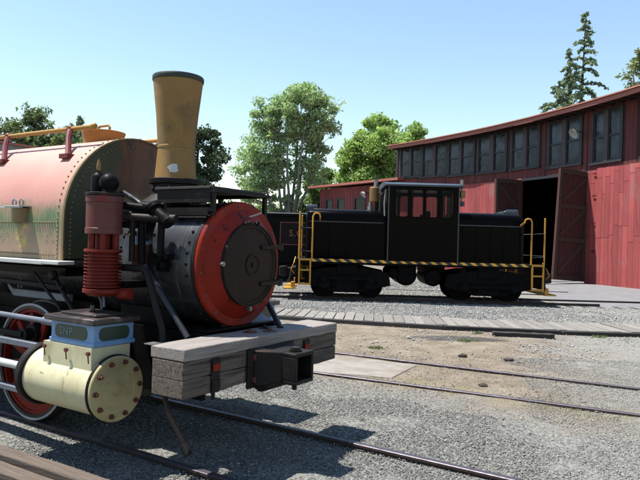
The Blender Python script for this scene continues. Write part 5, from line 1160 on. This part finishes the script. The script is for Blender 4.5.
# trucks
def truck(cx, rodz, dx):
    tr = MB().box((cx-.3, -1.04, .55), (cx+.3, 1.04, .95)).build('truck_bolster', mt['dunder'], dz, bevel=.02)
    for s in (-1, 1):
        y = s*1.10; t = MB()
        t.prism([(cx-1.45, .62), (cx-1.38, 1.05), (cx-.6, 1.20), (cx+.6, 1.20), (cx+1.38, 1.05), (cx+1.45, .62), (cx+.75, .45), (cx+.5, .36), (cx-.5, .36), (cx-.75, .45)], y-.05, y+.05, 1)
        t.box((cx-.35, y-.10, .95), (cx+.35, y+.10, 1.30)); t.build('truck_frame', mt['dunder'], tr, bevel=.02)
    for s in (-1, 1):
        for w in (-dx, dx):
            o = (cx+w, s*.72, .595); m = MB(); m.lathe([(-.07, .455), (-.055, .455), (-.04, .43), (.07, .425), (.07, .36), (.03, .34), (.03, .15), (.08, .13), (.08, .0001)], o, (0, s, 0), 36, caps=(True, False)); wh = m.build('wheel', mt['dunder'], tr)
            MB().cyl((cx+w, s*1.151, .62), (cx+w, s*1.24, .62), .15, n=16).box((cx+w-.2, s*1.16-.06, .5), (cx+w+.2, s*1.16+.06, .78)).build('axle_box', mt['dunder'], tr, bevel=.02)
        MB().box((cx-dx, s*1.26-.025, rodz-.05), (cx+dx, s*1.26+.025, rodz+.05)).build('side_rod', mt['dunder'], tr, bevel=.01)
        for w in (-dx, dx): MB().cyl((cx+w, s*1.24, rodz), (cx+w, s*1.33, rodz), .12, n=16).build('rod_end', mt['dunder'], tr)
        for w in (-.45, .45):
            for k in range(4): MB().lathe([(0, .09), (.03, .11), (.06, .09)], (cx+w, s*1.10, .48+k*.07), (0, 0, 1), 12).build('spring_coil', mt['dunder'], tr)
    return tr
truck(-2.42, .84, .78); truck(2.30, .66, .82)
for x_, r_, z in ((-.42, .36, .98), (.50, .30, .92), (-.85, .2, 1.05)):
    MB().lathe([(-.95, .05), (-.92, r_*.8), (-.85, r_), (.85, r_), (.92, r_*.8), (.95, .05)], (x_, 0, z), (0, 1, 0), 28, caps=(True, True)).build('air_tank', mt['dunder'], dz)
MB().box((-.7, -1.0, 1.0), (-.1, 1.0, 1.3)).box((.2, -.8, 1.08), (.9, .8, 1.3)).build('underframe_box', mt['dunder'], dz, bevel=.02)
MB().cyl((1.45, -1.1, 1.12), (1.45, -1.1, 1.28), .11, n=14).build('brake_cylinder', mt['dunder'], dz)
# ladders, hand rails, pilots, foot boards
for e in (-1, 1):
    xa, xb = sorted((e*4.06, e*3.64))
    for s in (-1, 1):
        y = s*1.40; m = MB(); r_ = .032
        m.box((xa, y-.025, .60), (xa+.055, y+.025, 1.47)).box((xb-.055, y-.025, .60), (xb, y+.025, 1.47)); m.box((xa+.055, y-.025, .60), (xb-.055, y+.025, .66)).box((xa+.055, y-.02, 1.06), (xb-.055, y+.02, 1.11)).box((xa+.055, y-.025, 1.40), (xb-.055, y+.025, 1.468)); m.build('ladder', mt['dyellow'], dz)
        o = e*4.05; m = MB().tube([(o, y, 1.45), (o, y, 2.98)], .028, 8); m.ball((o, y, 2.98), .032, 8, 6); m.build('grab_post', mt['dyellow'], dz)
        i = e*3.62; m = MB().tube([(i, y, 1.45), (i, y, 2.86), (i-e*.04, y, 2.95), (i-e*.13, y, 2.98), (i-e*.22, y, 2.94), (i-e*.24, y, 2.85), (i-e*.24, s*1.0, 2.76)] , .028, 8); m.build('hand_rail', mt['dyellow'], dz)
    MB().tube([(e*4.05, -1.40, 2.5), (e*4.05, 1.40, 2.5)], .018, 6).tube([(e*4.05, -1.40, 1.75), (e*4.05, 1.40, 1.75)], .018, 6).build('end_chain', mt['dline'], dz)
    for s in (-1, 1): MB().tube([(e*4.05, s*1.4, 2.5), (e*3.62, s*1.4, 2.47)], .018, 6).tube([(e*4.05, s*1.4, 1.72), (e*3.62, s*1.4, 1.70)], .018, 6).build('side_bar', mt['dline'], dz)
    xp0, xp1 = sorted((e*4.081, e*4.16))
    MB().box((xp0, -1.3, .62), (xp1, 1.3, 1.46)).build('pilot_plate', mt['dunder'], dz, bevel=.015)
    MB().box((min(e*4.165, e*4.55), -1.25, .43), (max(e*4.165, e*4.55), 1.25, .475)).build('foot_board', mt['dyellow'], dz, bevel=.008)
    for s in (-1, 1): MB().box((min(e*4.162, e*4.30), s*1.15-.06, .476), (max(e*4.162, e*4.30), s*1.15+.06, .68)).build('board_bracket', mt['dyellow'], dz, bevel=.01)
    m = MB(); x_ = e*4.16; d = e
    m.box((min(x_, x_+d*.35), -.12, .85), (max(x_, x_+d*.35), .12, 1.1)); m.loft([[(x_+d*.34, -.18, .78), (x_+d*.34, .18, .78), (x_+d*.34, .18, 1.15), (x_+d*.34, -.18, 1.15)], [(x_+d*.48, -.2, .78), (x_+d*.48, .12, .78), (x_+d*.48, .12, 1.15), (x_+d*.48, -.2, 1.15)], [(x_+d*.62, -.16, .8), (x_+d*.62, -.02, .8), (x_+d*.62, -.02, 1.13), (x_+d*.62, -.16, 1.13)]])
    m.build('knuckle_coupler', mt['iron'], dz, bevel=.02)
    for s in (-1, 1): MB().tube([(x_, s*.55, 1.15), (x_+d*.16, s*.55, 1.1), (x_+d*.2, s*.55, .8), (x_+d*.3, s*.5, .6)], .028, 8).build('air_hose', mt['hose'], dz)
    MB().tube([(x_+d*.02, -.9, 1.5), (x_+d*.06, -1.2, 1.3), (x_+d*.15, -1.2, 1.1), (x_+d*.05, -1.1, .95)], .018, 6).build('cut_lever', mt['dyellow'], dz)

# ================================================================ BLACK TENDER behind the engines
td_ = thing('tender', 'black tender with a red lined side panel and orange lettering behind the steam locomotive', 'tender', (-1.2, 27, .12))
MB().box((-4.2, 0, .95), (3.2, 2.7, 3.0)).build('body', mt['tender'], td_, bevel=.04)
MB().box((-4.25, -.05, 2.98), (3.25, .06, 3.10)).box((-4.25, 2.64, 2.98), (3.25, 2.75, 3.10)).build('top_rail', mt['tender'], td_, bevel=.02)
pn = MB().box((-.52, -.008, 1.77), (2.9, .001, 2.70)).build('side_panel', mt['tpanel'], td_)
MB().box((-.55, -.014, 2.70), (2.93, 0, 2.735)).box((-.55, -.014, 1.735), (2.93, 0, 1.77)).box((-.55, -.014, 1.77), (-.515, 0, 2.70)).box((2.895, -.014, 1.77), (2.93, 0, 2.70)).build('panel_stripe', mt['tred'], pn)
fc = bpy.data.curves.new('lettering', 'FONT'); fc.body = 'S.C.E'; fc.size = .40; fc.extrude = .004; fc.align_y = 'CENTER'; fc.resolution_u = 3; fc.space_character = 1.12
fo = bpy.data.objects.new('tmp', fc); COL.objects.link(fo); me = bpy.data.meshes.new_from_object(fo.evaluated_get(bpy.context.evaluated_depsgraph_get())); bpy.data.objects.remove(fo)
me.materials.clear(); me.materials.append(mt['tletter']); lo = link(bpy.data.objects.new('lettering', me), pn); lo.location = (-.16, -.013, 2.24); lo.rotation_euler = (R(90), 0, 0)
MB().box((-4.0, .1, .75), (3.0, 2.6, .94)).build('underframe', mt['dunder'], td_, bevel=.02)
for cx in (-2.6, -.2, 2.2):
    tr = MB().prism([(cx-.9, .35), (cx-.75, .62), (cx+.75, .62), (cx+.9, .35), (cx+.4, .25), (cx-.4, .25)], .15, .25, 1).build('truck_frame', mt['dunder'], td_)
    for w in (-.55, .55): MB().lathe([(-.06, .40), (.06, .38), (.06, .3), (.02, .28), (.02, .1), (.08, .08), (.08, .0001)], (cx+w, .35, .48), (0, -1, 0), 24, caps=(True, False)).build('wheel', mt['dunder'], tr)
for x_ in (.3, .3): pass
MB().tube([(.62, -.05, 2.75), (.62, -.05, 2.78), (1.0, -.05, 2.78)], .025, 6).build('grab_iron', mt['silver'], td_); MB().tube([(.55, -.05, 1.55), (.95, -.05, 1.55)], .025, 6).build('grab_iron', mt['silver'], td_)
